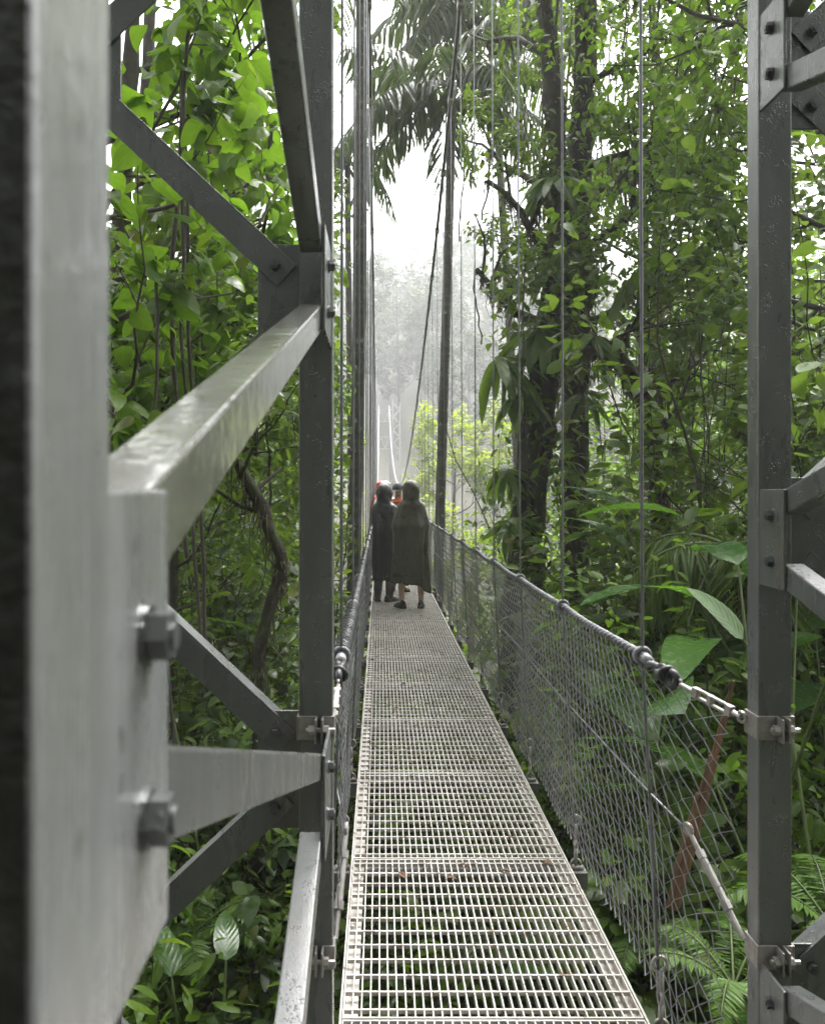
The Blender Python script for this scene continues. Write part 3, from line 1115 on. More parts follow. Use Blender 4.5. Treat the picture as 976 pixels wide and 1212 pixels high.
def person(label, x, y, h, face, mat_body='skin', stance=.09, toe_out=.3, arms='front', turn=0.0, lean=0.0):
    """standing figure, face = heading angle (0 looks along +y, pi looks at the viewer)"""
    root = thing('person', label, 'person', (x, y, 0))
    f = Vector((math.sin(face), math.cos(face), 0))
    rt = Vector((f.y, -f.x, 0))
    s = h / 1.72
    o = Vector((x, y, 0))

    def at(r, fw, z):
        return o + rt * r * s + f * (fw * s + lean * z * s) + UP * z * s
    J = {'pelvis': at(0, 0, .93), 'waist': at(0, 0, 1.08), 'chest': at(0, .01, 1.27), 'neck0': at(0, 0, 1.42), 'neck': at(0, .015, 1.49),
         'head': at(0, .03, 1.575), 'crown': at(0, .025, 1.655), 'nose': at(.0, .125, 1.575)}
    rad = {'pelvis': (.15 * s, .115 * s), 'waist': (.135 * s, .10 * s), 'chest': (.16 * s, .11 * s), 'neck0': (.075 * s, .065 * s), 'neck': .053 * s,
           'head': (.078 * s, .092 * s), 'crown': (.066 * s, .078 * s), 'nose': .014 * s}
    E = [('pelvis', 'waist'), ('waist', 'chest'), ('chest', 'neck0'), ('neck0', 'neck'), ('neck', 'head'), ('head', 'crown'), ('head', 'nose')]
    feet = []
    for sd, nm in ((-1, 'l'), (1, 'r')):
        J['hip' + nm] = at(sd * .09, 0, .86)
        J['knee' + nm] = at(sd * (stance + .005), .02, .49)
        J['calf' + nm] = at(sd * (stance + .01), -.01, .35)
        J['ank' + nm] = at(sd * (stance + .01), -.02, .085)
        J['toe' + nm] = at(sd * (stance + .01 + .15 * math.sin(toe_out)), .13, .035)
        J['sho' + nm] = at(sd * .155, 0, 1.37)
        J['elb' + nm] = at(sd * .19, .04, 1.12)
        if arms == 'front':
            J['wri' + nm] = at(sd * .10, .22, 1.12)
            hd = f * .8 - rt * sd * .5
        else:
            J['wri' + nm] = at(sd * .25, .06, .86)
            hd = -UP + f * .2
        hd = hd.normalized()
        J['palm' + nm] = J['wri' + nm] + hd * .06 * s
        rad.update({'hip' + nm: .088 * s, 'knee' + nm: .056 * s, 'calf' + nm: .054 * s, 'ank' + nm: .036 * s, 'toe' + nm: (.036 * s, .026 * s), 'sho' + nm: .05 * s,
                    'elb' + nm: .042 * s, 'wri' + nm: .026 * s, 'palm' + nm: (.034 * s, .018 * s)})
        E += [('pelvis', 'hip' + nm), ('hip' + nm, 'knee' + nm), ('knee' + nm, 'calf' + nm), ('calf' + nm, 'ank' + nm), ('ank' + nm, 'toe' + nm),
              ('chest', 'sho' + nm), ('sho' + nm, 'elb' + nm), ('elb' + nm, 'wri' + nm), ('wri' + nm, 'palm' + nm)]
        sidev = hd.cross(UP).normalized() if abs(hd.z) < .8 else rt
        for q in range(4):
            b = J['palm' + nm] + sidev * (q - 1.5) * .018 * s
            ln = (.062, .072, .068, .052)[q] * s
            J['fa%d%s' % (q, nm)] = b + hd * .045 * s
            J['fb%d%s' % (q, nm)] = b + hd * (.04 * s + ln * .7) - UP * .018 * s * (1 if abs(hd.z) < .8 else 0)
            rad['fa%d%s' % (q, nm)] = .0085 * s
            rad['fb%d%s' % (q, nm)] = .0070 * s
            E += [('palm' + nm, 'fa%d%s' % (q, nm)), ('fa%d%s' % (q, nm), 'fb%d%s' % (q, nm))]
        J['th' + nm] = J['palm' + nm] + sidev * .045 * s + hd * .02 * s
        rad['th' + nm] = .0095 * s
        E.append(('palm' + nm, 'th' + nm))
        feet.append((J['ank' + nm], J['toe' + nm]))
    skin_body('body', J, E, rad, M[mat_body], root)
    return root, at, f, rt, s, J, rad, feet


def loft(mb, rings, n):
    o = len(mb.v)
    for r in rings:
        mb.v += [tuple(p) for p in r]
    for i in range(len(rings) - 1):
        for k in range(n):
            k2 = (k + 1) % n
            mb.f.append((o + i * n + k, o + i * n + k2, o + (i + 1) * n + k2, o + (i + 1) * n + k))


def garment(root, at, prof, mat, seed, name='poncho', fold=.05, thick=.004, hem=None, hooded=False):
    """prof: (z, half width, half depth, forward offset) from hem to collar or, hooded, to the top of the hood"""
    rng = np.random.default_rng(seed)
    ph = rng.uniform(0, 6.28, 6)
    n = 84
    zt, zb = 1.44, prof[0][0]
    top = prof[-1][0]
    zs = list(np.linspace(zb, min(zt, top), 34)) + (list(np.linspace(zt + .012, top, 26)) if top > zt + .02 else [])
    Z, W, D, O = (np.array([p[i] for p in prof]) for i in range(4))
    rings = []
    for z in zs:
        w, d, o = np.interp(z, Z, W), np.interp(z, Z, D), np.interp(z, Z, O)
        q = max(0, (zt - z) / (zt - zb))
        ring = []
        for k in range(n):
            a = 2 * math.pi * k / n
            if z <= zt:
                w5 = math.sin(5 * a + ph[0] + q * 1.1 + .4 * math.sin(z * 6 + ph[4]))
                fo = 1 + fold * (.12 + q) ** .9 * (w5 * abs(w5) ** .3 + .7 * math.sin(8 * a + ph[1] - q * 1.6) + .45 * math.sin(14 * a + ph[2] + q * 2)) \
                    + .022 * math.sin(z * 15 + a * 2 + ph[3]) * math.sin(z * 6 + a * 3)
                fo = fo if z < 1.3 else 1 + (fo - 1) * max(.2, (zt - z) / .14)
            else:
                fo = 1 + .030 * math.sin(z * 42 + 3 * a + ph[3]) + .025 * math.sin(5 * a + z * 20 + ph[4]) + .018 * math.sin(9 * a - z * 30 + ph[5])
            ca, sa = math.cos(a), math.sin(a)
            e = .82 if z <= zt else .95
            x, y = math.copysign(abs(ca) ** e, ca) * w * fo, math.copysign(abs(sa) ** e, sa) * d * fo
            if hooded and 1.485 < z < 1.715 and sa > 0:          # the open front of the hood
                g = min(1, (z - 1.485) / .03, (1.715 - z) / .03) * min(1, sa / .45)
                y -= g * (y - .02) * .9
            r = at(x, o + y, z)
            if hem is not None:
                r = r + UP * hem(a) * max(0, q - .45) / .55
            ring.append(r)
        rings.append(ring)
    mb = MB()
    loft(mb, rings, n)
    g = part(name, mb, M[mat], root, smooth=True)
    so = g.modifiers.new('cloth_thickness', 'SOLIDIFY')
    so.thickness = thick
    return g


HOOD = [(1.445, .165, .125, .005), (1.465, .135, .118, 0), (1.49, .116, .115, 0), (1.54, .112, .130, 0), (1.61, .120, .142, .005), (1.67, .116, .138, .005), (1.715, .096, .115, .005), (1.745, .066, .082, .005), (1.762, .03, .04, .005), (1.768, .002, .002, .005)]


def shoes(root, feet, f, mat, s=1.0, boot=0.0):
    for a, t in feet:
        a, t = Vector(a), Vector(t)
        d = (t - a)
        d.z = 0
        d.normalize()
        sd = Vector((d.y, -d.x, 0))
        mb = MB()
        rings = []
        n = 14
        for (u, w, zt) in ((-.085, .022, .05), (-.075, .038, .10), (-.03, .042, .115), (.03, .042, .105), (.09, .046, .078), (.15, .047, .06), (.185, .036, .045), (.2, .012, .03)):
            ring = []
            c = Vector((a.x, a.y, 0)) + d * u * s
            for k in range(n):
                q = 2 * math.pi * k / n
                zz = max(0.0, math.sin(q))
                ring.append(c + sd * math.cos(q) * w * s + UP * (.003 + (zt * s) * zz ** .8 if math.sin(q) > 0 else .003))
            rings.append(ring)
        loft(mb, rings, n)
        mb.f.append(tuple(range(n)))
        mb.f.append(tuple(len(mb.v) - n + k for k in range(n)))
        sh = part('shoe', mb, M[mat], root, smooth=True)
        if boot:
            b = MB()
            b.tube([a - UP * .03, a + UP * boot * .5 - d * .01, a + UP * boot], [.052 * s, .055 * s, .062 * s], 12)
            part('boot_leg', b, M[mat], sh, smooth=True)


# the person in the black poncho, seen from behind
r0, at, f, rt, s, J, rad, feet = person('person in a black hooded rain poncho and dark boots, seen from behind', .062, 11.7, 1.63, .35, stance=.085, toe_out=.5)
g = garment(r0, at, [(.33, .165, .14, .02), (.55, .195, .16, .02), (.85, .205, .19, .03), (1.05, .232, .21, .03), (1.20, .236, .18, .03), (1.35, .218, .15, .01), (1.41, .20, .135, .01)] + HOOD,
            'cloth_black', 3, 'hooded_poncho', fold=.085, hooded=True, hem=lambda a: .05 * math.sin(a + 2.2))
tr = MB()
for nm in 'lr':
    tr.tube([J['hip' + nm], J['knee' + nm], J['ank' + nm] + UP * .06], [.10, .075, .06], 12)
part('trousers', tr, M['cloth_navy'], r0, smooth=True)
shoes(r0, feet, f, 'shoe', boot=.2)
# the person in the olive poncho
r0, at, f, rt, s, J, rad, feet = person('person in a long olive hooded rain poncho with bare calves, seen from behind', .415, 11.05, 1.67, -.15, stance=.125, toe_out=.25)
g = garment(r0, at, [(.33, .262, .19, .02), (.45, .258, .19, .02), (.8, .235, .20, .03), (1.02, .245, .21, .04), (1.14, .262, .21, .04), (1.26, .236, .18, .04), (1.36, .207, .15, .02), (1.415, .188, .135, .01)] + HOOD,
            'cloth_olive', 8, 'hooded_poncho', fold=.085, hooded=True, hem=lambda a: -.11 * max(0, math.cos(a - 5.9)) ** 5 + .02 * math.sin(2 * a))
shoes(r0, feet, f, 'shoe')
# the person in the cap, facing the viewer
r0, at, f, rt, s, J, rad, feet = person('person in a dark cap and orange scarf, facing the viewer between two hoods', .285, 12.9, 1.67, math.pi, mat_body='skin', stance=.09)
g = garment(r0, at, [(.80, .21, .15, 0), (1.0, .22, .15, 0), (1.25, .23, .145, 0), (1.38, .20, .12, 0), (1.44, .11, .09, 0), (1.47, .075, .075, 0)], 'cloth_navy', 5, 'jacket', fold=.02)
mb = MB()
mb.ring(at(0, .01, 1.45), (0, .1, 1), .075, .032, 18, 8)
mb.ring(at(0, .02, 1.42), (0, .15, 1), .09, .03, 18, 8)
mb.ell(at(.01, .10, 1.39), .06, .03, .07)
part('scarf', mb, M['cloth_orange'], r0, smooth=True)
mb = MB()
mb.ell(at(0, .02, 1.64), .098, .108, .095, v1=.55)
o_ = len(mb.v)
rim = []
for q in range(13):
    a = math.pi * q / 12
    rim.append((at(math.cos(a) * .082, .06 + math.sin(a) * .13, 1.632 - .015 * math.sin(a)), at(math.cos(a) * .082, .07, 1.638)))
for zz in (0, -.006):
    mb.v += [tuple(p[0] + UP * zz) for p in rim] + [tuple(p[1] + UP * zz) for p in rim]
for z0 in (0, 26):
    for q in range(12):
        mb.f.append((o_ + z0 + q, o_ + z0 + q + 1, o_ + z0 + 13 + q + 1, o_ + z0 + 13 + q))
for q in range(12):
    mb.f.append((o_ + q, o_ + q + 1, o_ + 26 + q + 1, o_ + 26 + q))
part('cap', mb, M['cloth_navy'], r0, smooth=True)
for sd in (-1, 1):
    mb = MB()
    mb.ell(at(sd * .034, .096, 1.592), .017, .010, .011, 10, 6)
    part('eye', mb, M['shoe'], r0, smooth=True)
    mb = MB()
    mb.ell(at(sd * .088, .02, 1.575), .012, .022, .034, 8, 6)
    part('ear', mb, M['skin'], r0, smooth=True)
mb = MB()
mb.ell(at(0, .098, 1.535), .024, .010, .006, 10, 6)
part('mouth', mb, M['litter'], r0, smooth=True)
tr = MB()
for nm in 'lr':
    tr.tube([J['pelvis'], J['hip' + nm], J['knee' + nm], J['ank' + nm]], [.15, .105, .08, .065], 12)
part('trousers', tr, M['cloth_navy'], r0, smooth=True)
shoes(r0, feet, f, 'shoe')
# the two raincoats farther along the bridge
for (lab, x, y, h, mt, sd) in (('person in a white hooded raincoat, standing behind the black poncho', .10, 15.4, 1.70, 'cloth_white', 21),
                               ('person in a red hooded raincoat, just showing past the black hood', .03, 16.6, 1.72, 'cloth_red', 22)):
    r0, at, f, rt, s, J, rad, feet = person(lab, x, y, h, 3.0)
    g = garment(r0, at, [(.45, .23, .19, .01), (.9, .235, .19, .01), (1.22, .235, .17, .01), (1.36, .21, .14, 0), (1.415, .19, .13, 0)] + HOOD, mt, sd, 'hooded_raincoat', fold=.05, hooded=True)
    tr = MB()
    for nm in 'lr':
        tr.tube([J['pelvis'], J['hip' + nm], J['knee' + nm], J['ank' + nm]], [.15, .105, .08, .065], 12)
    part('trousers', tr, M['cloth_navy'], r0, smooth=True)
    shoes(r0, feet, f, 'shoe')
# ================================================================== terrain
def lerp_prof(v, xs, ys):
    return float(np.interp(v, xs, ys))


def H(x, y):
    z = lerp_prof(y, [-60, -12, -6, -3.2, -1.9, 0, 3, 6, 10, 18, 30, 46, 62, 70, 76, 110, 160, 230], [18, 8, 4.5, 1.6, -.4, -1.9, -2.3, -3.6, -5.4, -8.5, -12, -14, -9, -3.6, -1, 9, 31, 58])
    e = max(0, abs(x - .3) - 3.5)
    z += (.42 if x < 0 else .36) * min(e, 22) * (1 - .0 * y) - .18 * max(0, e - 40)
    z += 2.4 * math.exp(-((x - 3.8) / 1.6) ** 2 / 2 - ((y - 5.0) / 1.9) ** 2 / 2)
    z += .35 * math.sin(x * .7 + y * .31) * math.cos(y * .53 - x * .2) + .8 * math.sin(x * .13 + 1) * math.sin(y * .11) * min(1, abs(y - 2) / 12)
    return z


gm = MB()
xs = [-600, -300, -160] + list(np.concatenate([np.arange(-100, -20, 5), np.arange(-20, 20, 1.0), np.arange(20, 101, 5)])) + [160, 300, 600]
ys = [-400, -150] + list(np.concatenate([np.arange(-60, -10, 5), np.arange(-10, 40, 1.0), np.arange(40, 236, 5)])) + [320, 600]
for y in ys:
    for x in xs:
        gm.v.append((x, y, H(max(-110, min(110, x)), max(-60, min(230, y)))))
nx = len(xs)
for j in range(len(ys) - 1):
    for i in range(nx - 1):
        gm.f.append((j * nx + i, j * nx + i + 1, (j + 1) * nx + i + 1, (j + 1) * nx + i))
tag(part('terrain', gm, M['ground'], smooth=True), None, None, kind='structure')


def G(x, y):
    return Vector((x, y, H(x, y) - .05))


def GP(px, d):
    return G((px - VX) * d / F, d)


# ground cover of seedlings and fallen leaves over the slopes: nobody could count it
rng = np.random.default_rng(99)
lv = Leaves()
for (n, x0, x1, y0, y1, sz, tp_) in ((16000, -7, 7, -1.5, 14, .11, T_OVAL), (9000, -14, 14, 12, 34, .20, T_TINY)):
    x, y = rng.uniform(x0, x1, n), rng.uniform(y0, y1, n)
    z = np.array([H(a, b) for a, b in zip(x, y)]) + rng.uniform(.02, .55, n) ** 1.5
    d, nn = leaf_orient(rng, n, droop=.1, tilt=.5)
    lv.add(tp_, np.stack([x, y, z], 1), d, nn, sz * rng.uniform(.5, 1.5, n), np.clip(rng.normal(.4, .25, n), 0, .95))
tag(lv.build('undergrowth', M['lf_mid']), 'low leafy undergrowth covering the slopes under the bridge', 'undergrowth', kind='stuff')


# ================================================================== trees with a trunk path taken from the photograph
def path_tree(seed, name, label, path, rad, limbs, leaf_m, leaf, per, tp, bark='bark_moss', depth=2, kids=(3, 4), thin=1.0, droop=.35, tmean=.45, jit=.06, moss=0, knobs=.12, cat='tree', group=None, spread=.75, lift=.08, clad=0, cladr=(.02, .30), cladt=(.25, 1), lianas=0, tmax=1.1):
    rng = np.random.default_rng(seed)
    root = thing(name, label, cat, path[0], group)
    P_ = [Vector(p) for p in path]
    pts, rr = [], []
    for i in range(len(P_) - 1):
        p0, p1, p2, p3 = P_[max(i - 1, 0)], P_[i], P_[i + 1], P_[min(i + 2, len(P_) - 1)]
        for k in range(6):
            t = k / 6
            pts.append(.5 * ((2 * p1) + (p2 - p0) * t + (2 * p0 - 5 * p1 + 4 * p2 - p3) * t * t + (3 * p1 - p0 - 3 * p2 + p3) * t ** 3))
            rr.append((rad[i] + (rad[i + 1] - rad[i]) * t) * (1 + rng.normal(0, knobs)))
    pts.append(P_[-1])
    rr.append(rad[-1])
    tb, anch = [(pts, rr, 12)], []
    n = len(pts) - 1
    for (t, az, el, L) in limbs:
        if t > tmax:
            continue
        i = min(int(t * n), n - 1)
        grow(rng, pts[i], (math.cos(az) * math.cos(el), math.sin(az) * math.cos(el), math.sin(el)), L, max(.012, rr[i] * .38), depth, tb, anch, kids=kids, spread=spread, lift=lift)
    mbt = tubes_mb(tb)
    nv = len(pts) * 12                       # knotty relief on the trunk itself
    for v in range(nv):
        c = pts[v // 12]
        x, y, z = mbt.v[v]
        k = 1 + rng.normal(0, .06) + .07 * math.sin(z * 9 + (v % 12) * 1.6)
        mbt.v[v] = (c[0] + (x - c[0]) * k, c[1] + (y - c[1]) * k, z)
    tr = part('trunk', mbt, M[bark], root, smooth=True)
    for k in range(lianas):
        q, w, _ = tb[int(rng.integers(1, len(tb)))]
        p = Vector(q[int(rng.integers(1, len(q)))])
        L = rng.uniform(.8, 3.2)
        ph = rng.uniform(0, 6)
        mb = MB()
        mb.tube([p + Vector((.05 * math.sin(3 * t + ph) + rng.normal(0, .012), .05 * math.cos(2.3 * t + ph), -L * t)) for t in np.linspace(0, 1, 9)], rng.uniform(.005, .014), 4, cap=False)
        part('liana', mb, M['twig'], root, smooth=True)
    if moss:
        mb = MB()
        cand = [(p, r) for (q, w, k) in tb for p, r in zip(q, w) if r > .018]
        for k in range(moss):
            p, r = cand[int(rng.integers(len(cand)))]
            a = rng.uniform(0, 6.28)
            s = Vector(p) + Vector((math.cos(a), math.sin(a), -.2)) * r
            L = rng.uniform(.04, .22) * (1 + (rng.random() < .12) * 1.5)
            q = [s + Vector((rng.normal(0, .012), rng.normal(0, .012), 0)) * j - UP * L * j / 3 for j in range(4)]
            mb.tube(q, [.007, .006, .004, .0015], 3, cap=False)
        tag(part('moss', mb, M['moss'], root), None, None, kind='stuff')
    lv = Leaves()
    anchors_leaves(rng, lv, anch, tp, per, leaf, jit=jit, droop=droop, tmean=tmean, thin=thin)
    if clad:
        t = rng.uniform(cladt[0], cladt[1], clad) * n
        i = np.minimum(t.astype(int), n - 1)
        A = np.array([tuple(p) for p in pts])
        q = A[i] + (A[i + 1] - A[i]) * (t - i)[:, None]
        a = rng.uniform(0, 6.283, clad)
        o = np.stack([np.cos(a), np.sin(a), np.zeros(clad)], 1)
        q = q + o * (np.array(rr)[i] + rng.uniform(cladr[0], cladr[1], clad) ** 1.3)[:, None]
        d, nn = leaf_orient(rng, clad, o * .8, droop + .2, .6)
        spread_leaves(rng, lv, tp, q, d, nn + o * .6, leaf * rng.uniform(.5, 1.4, clad), np.clip(rng.normal(tmean, .22, clad), 0, .96))
    lv.build('crown', M[leaf_m], root)
    return root


PI = math.pi
# ---- the two mossy trunks right of the bridge
D = 8.6
limA = [(.50, 3.0, .5, 1.2), (.55, 2.6, .3, 1.3), (.62, 3.6, .2, 1.2), (.70, 2.2, .5, 1.5), (.72, 3.4, .6, 1.7), (.78, 3.9, .5, 1.6), (.82, 2.7, .7, 1.8), (.86, 4.6, .4, 1.4), (.9, 1.2, .4, 1.4), (.93, 3.1, .8, 1.8), (.97, 2.0, .7, 1.5), (1, 3.7, .9, 1.6)]
path_tree(31, 'mossy_tree', 'moss-covered leaning trunk hung with strap leaves, nearest tree past the mesh fence',
          [GP(596, D), P(612, 860, D), P(619, 700, D), P(626, 590, D), P(640, 470, D), P(655, 370, D + .1), P(664, 250, D + .3), P(655, 120, D + .4), P(640, -40, D + .5), P(625, -160, D + .5)],
          [.26, .22, .19, .185, .18, .165, .14, .11, .08, .05], limA, 'lf_mid', .095, 12, T_LANCE, moss=1300, thin=.95, tmean=.5, droop=.55, clad=1300, cladr=(.02, .5), cladt=(.24, 1), lianas=16, jit=.045, tmax=.91)
D = 9.3
limB = [(.52, .1, .1, 1.4), (.60, 5.6, .2, 1.5), (.66, .6, .35, 1.7), (.70, -.5, .3, 1.8), (.74, 2.9, .5, 1.7), (.78, .2, .5, 1.9), (.82, 4.4, .4, 1.7), (.85, 1.0, .5, 1.9), (.88, -.3, .6, 2.0), (.92, 2.2, .7, 1.8), (.96, .4, .8, 1.9), (1, 3.5, .9, 1.8)]
path_tree(32, 'mossy_tree', 'straight dark mossy trunk standing just right of the leaning one',
          [GP(688, D), P(684, 900, D), P(681, 710, D), P(680, 590, D), P(681, 470, D), P(683, 340, D), P(685, 220, D), P(690, 100, D), P(694, -40, D), P(700, -190, D)],
          [.23, .185, .16, .155, .15, .145, .14, .12, .09, .05], limB, 'lf_mid', .09, 12, T_LANCE, moss=1200, thin=.95, tmean=.36, droop=.5, clad=1000, cladr=(.02, .5), cladt=(.46, 1), lianas=16, jit=.045, tmax=.91)
# a low mossy limb that reaches right, hung with moss
path_tree(33, 'mossy_tree', 'gnarled low tree with moss beards hanging from its crooked boughs, right of the straight trunk',
          [GP(800, 8.4), P(792, 780, 8.4), P(785, 640, 8.3), P(778, 560, 8.2), P(770, 500, 8.1), P(745, 440, 8.0), P(712, 405, 7.9), P(690, 400, 7.9)],
          [.10, .09, .08, .075, .07, .06, .045, .03],
          [(.55, .2, .5, 1.0), (.60, .5, .3, 1.1), (.66, 5.8, .4, 1.0), (.7, 1.0, .7, 1.2), (.76, 2.6, .5, .9), (.8, .2, .8, 1.1), (.85, 5.2, .5, .9), (.9, 2.0, .8, .9), (.97, 3.0, .6, .8)],
          'lf_mid', .10, 4, T_OVAL, moss=1200, thin=.6, droop=.6, lianas=10)
# ---- pale-leaved tree whose hanging boughs fill the upper right
path_tree(34, 'broadleaf_tree', 'tall tree with bright drooping leaves hanging over the fence clamp post',
          [GP(1090, 7.2), P(1085, 900, 7.2), P(1070, 600, 7.2), P(1050, 300, 7.2), P(1025, 80, 7.2), P(1000, -120, 7.2), P(960, -320, 7.2)],
          [.14, .12, .10, .09, .08, .07, .05],
          [(.45, 3.2, .2, 1.6), (.52, 2.8, .35, 1.5), (.58, 3.7, .3, 1.4), (.64, 3.1, .2, 2.2), (.7, 2.5, .3, 1.6), (.73, 3.6, .35, 2.2), (.78, 3.0, .4, 2.3), (.82, 4.4, .3, 1.5), (.86, 2.4, .3, 1.8), (.9, 3.3, .2, 2.4), (.94, 3.8, .3, 1.9), (.97, 2.9, .3, 2.3), (1, 3.2, .6, 1.6), (.6, .4, .2, 1.4), (.75, .2, .2, 1.6), (.9, .1, .3, 1.7)],
          'lf_heart', .09, 8, T_OVAL, bark='bark_dark', thin=.85, droop=.7, tmean=.55, lianas=10, jit=.05, tmax=.88)
path_tree(35, 'broadleaf_tree', 'slim tree with fine hanging foliage behind the straight mossy trunk',
          [GP(770, 11.5), P(772, 700, 11.5), P(776, 450, 11.5), P(780, 250, 11.5), P(775, 60, 11.5), P(760, -150, 11.5)],
          [.15, .12, .1, .085, .065, .04],
          [(.5, .2, .3, 1.5), (.56, 2.4, .3, 1.4), (.62, 4.6, .3, 1.5), (.68, .8, .4, 1.8), (.72, 3.2, .4, 1.7), (.78, 5.6, .4, 1.9), (.82, 1.6, .5, 1.8), (.87, 3.4, .5, 2.0), (.91, .2, .5, 2.0), (.95, 4.6, .6, 1.9), (1, 2, .8, 1.8)],
          'lf_fresh', .10, 7, T_LANCE, bark='bark_dark', thin=.9, droop=.6, tmean=.5, lianas=8, jit=.05, tmax=.9)

# ---- left side: big heart leaves close to the tower
path_tree(41, 'heart_leaf_tree', 'big bright heart-shaped leaves on dark twigs close behind the wet tower tubes',
          [G(-2.0, 4.6), Vector((-1.9, 4.6, .4)), Vector((-1.75, 4.5, 1.6)), Vector((-1.6, 4.4, 2.8)), Vector((-1.5, 4.4, 4.0)), Vector((-1.4, 4.4, 5.2))],
          [.075, .065, .055, .05, .04, .02],
          [(.38, .2, .3, 1.0), (.44, -.6, .2, 1.1), (.48, .9, .3, 1.0), (.54, .1, .2, 1.2), (.6, -.8, .3, 1.1), (.64, .6, .3, 1.2), (.68, 3.4, .2, 1.0), (.7, -.2, .2, 1.3), (.76, .9, .3, 1.2), (.8, -.7, .3, 1.2), (.84, .2, .3, 1.3), (.88, 2.6, .3, 1.1), (.92, -.4, .4, 1.2), (.96, .7, .5, 1.2), (1, 0, .8, 1.0)],
          'lf_heart', .118, 5, T_HEART, bark='twig', depth=2, kids=(3, 3), droop=.8, tmean=.42, jit=.06, thin=.62, lianas=10)
path_tree(42, 'heart_leaf_tree', 'second heart-leaved tree, larger crown further back against the sky gaps',
          [G(-2.6, 6.6), Vector((-2.4, 6.6, .4)), Vector((-2.2, 6.5, 2.0)), Vector((-2.0, 6.4, 3.6)), Vector((-1.9, 6.4, 5.4)), Vector((-1.8, 6.4, 7.0))],
          [.10, .09, .08, .065, .05, .03],
          [(.3, .2, .2, 1.4), (.36, -.6, .2, 1.5), (.42, .9, .3, 1.5), (.48, .1, .2, 1.6), (.52, 3.3, .2, 1.4), (.56, -.8, .3, 1.6), (.6, .6, .3, 1.7), (.66, -.2, .3, 1.7), (.7, 2.4, .3, 1.5), (.74, .3, .3, 1.8), (.8, -.7, .3, 1.6), (.85, .8, .4, 1.7), (.9, 0, .4, 1.6), (.95, 3, .4, 1.5), (1, .4, .7, 1.4)],
          'lf_mid', .115, 5, T_OVAL, bark='twig', depth=2, kids=(3, 4), droop=.7, tmean=.45, jit=.06, lianas=10, thin=.85)
d = 5.2
path_tree(43, 'crooked_tree', 'crooked mossy sapling trunk bending behind the tower between the tubes',
          [GP(305, d), P(306, 900, d), P(309, 815, d), P(307, 769, d), P(318, 723, d), P(330, 686, d), P(332, 658, d), P(318, 626, d), P(309, 598, d), P(294, 572, d), P(270, 520, d), P(240, 430, d)],
          [.055, .046, .040, .038, .040, .040, .039, .041, .043, .038, .03, .022],
          [(.62, .3, .3, .8), (.7, 2.9, .3, .8), (.8, 1.5, .5, 1.0), (.86, 5.0, .3, .8), (.92, 2.6, .5, 1.0), (1, 2, .8, .9)],
          'lf_mid', .09, 4, T_LANCE, bark='bark_moss', depth=2, moss=160, knobs=.06)

path_tree(44, 'heart_leaf_tree', 'low heart-leaved bush with lighter leaves just above the wet sloping tube',
          [G(-1.75, 6.6), Vector((-1.7, 6.6, -.6)), Vector((-1.65, 6.55, .6)), Vector((-1.6, 6.5, 1.6)), Vector((-1.5, 6.5, 2.6))],
          [.05, .045, .04, .03, .02],
          [(.5, .3, .3, .8), (.56, 2.6, .3, .9), (.62, -.5, .3, .9), (.68, 3.6, .3, .9), (.74, .8, .3, .9), (.8, 1.9, .4, .9), (.86, -.2, .4, 1.0), (.9, 3, .4, .9), (.95, .6, .5, .9), (1, 4, .8, .8)],
          'lf_fresh', .085, 5, T_LANCE, bark='twig', depth=2, kids=(3, 3), droop=.7, tmean=.5, jit=.06)
make_tree(330, 'slender_tree', 'slender leafy tree behind the tower post and the nearest palm trunk', GP(335, 11.5), 9.5, 1.5, .08, 'lf_mid', leaf=.13, per=6, limbs=12, first=.3, kids=(3, 3), droop=.5, tp=T_LANCE)
make_tree(331, 'slender_tree', 'slender pale tree deep behind the tower post', GP(300, 15), 12.5, 2.0, .10, 'lf_heart', leaf=.16, per=6, limbs=12, first=.35, kids=(3, 3), droop=.5, tp=T_LANCE)
make_tree(332, 'slender_tree', 'slender leafy tree between the heart-leaved trees and the tower post', GP(230, 9.5), 9.5, 1.6, .09, 'lf_mid', leaf=.13, per=6, limbs=12, first=.3, kids=(3, 3), droop=.5, tp=T_OVAL)
path_tree(36, 'broadleaf_tree', 'leafy tree filling the view outside the clamp post',
          [GP(1120, 9.5), P(1110, 800, 9.5), P(1080, 500, 9.5), P(1060, 250, 9.5), P(1040, 0, 9.5), P(1010, -220, 9.5)],
          [.12, .11, .1, .085, .07, .04],
          [(.3, 3.1, .2, 1.5), (.36, 2.6, .2, 1.6), (.42, 3.5, .2, 1.8), (.48, 3.0, .2, 1.9), (.54, 2.4, .3, 1.7), (.58, 3.4, .25, 2.1), (.64, 2.9, .3, 2.0), (.7, 3.7, .3, 1.9), (.76, 3.0, .3, 2.1), (.82, 2.6, .4, 1.9), (.88, 3.3, .4, 2.0), (.94, 3, .5, 1.8), (1, 3, .8, 1.6), (.5, .2, .3, 1.5), (.7, .2, .3, 1.6), (.9, .2, .4, 1.6)],
          'lf_mid', .12, 8, T_OVAL, bark='bark_dark', droop=.6, tmean=.5, lianas=6, jit=.06, tmax=.8)
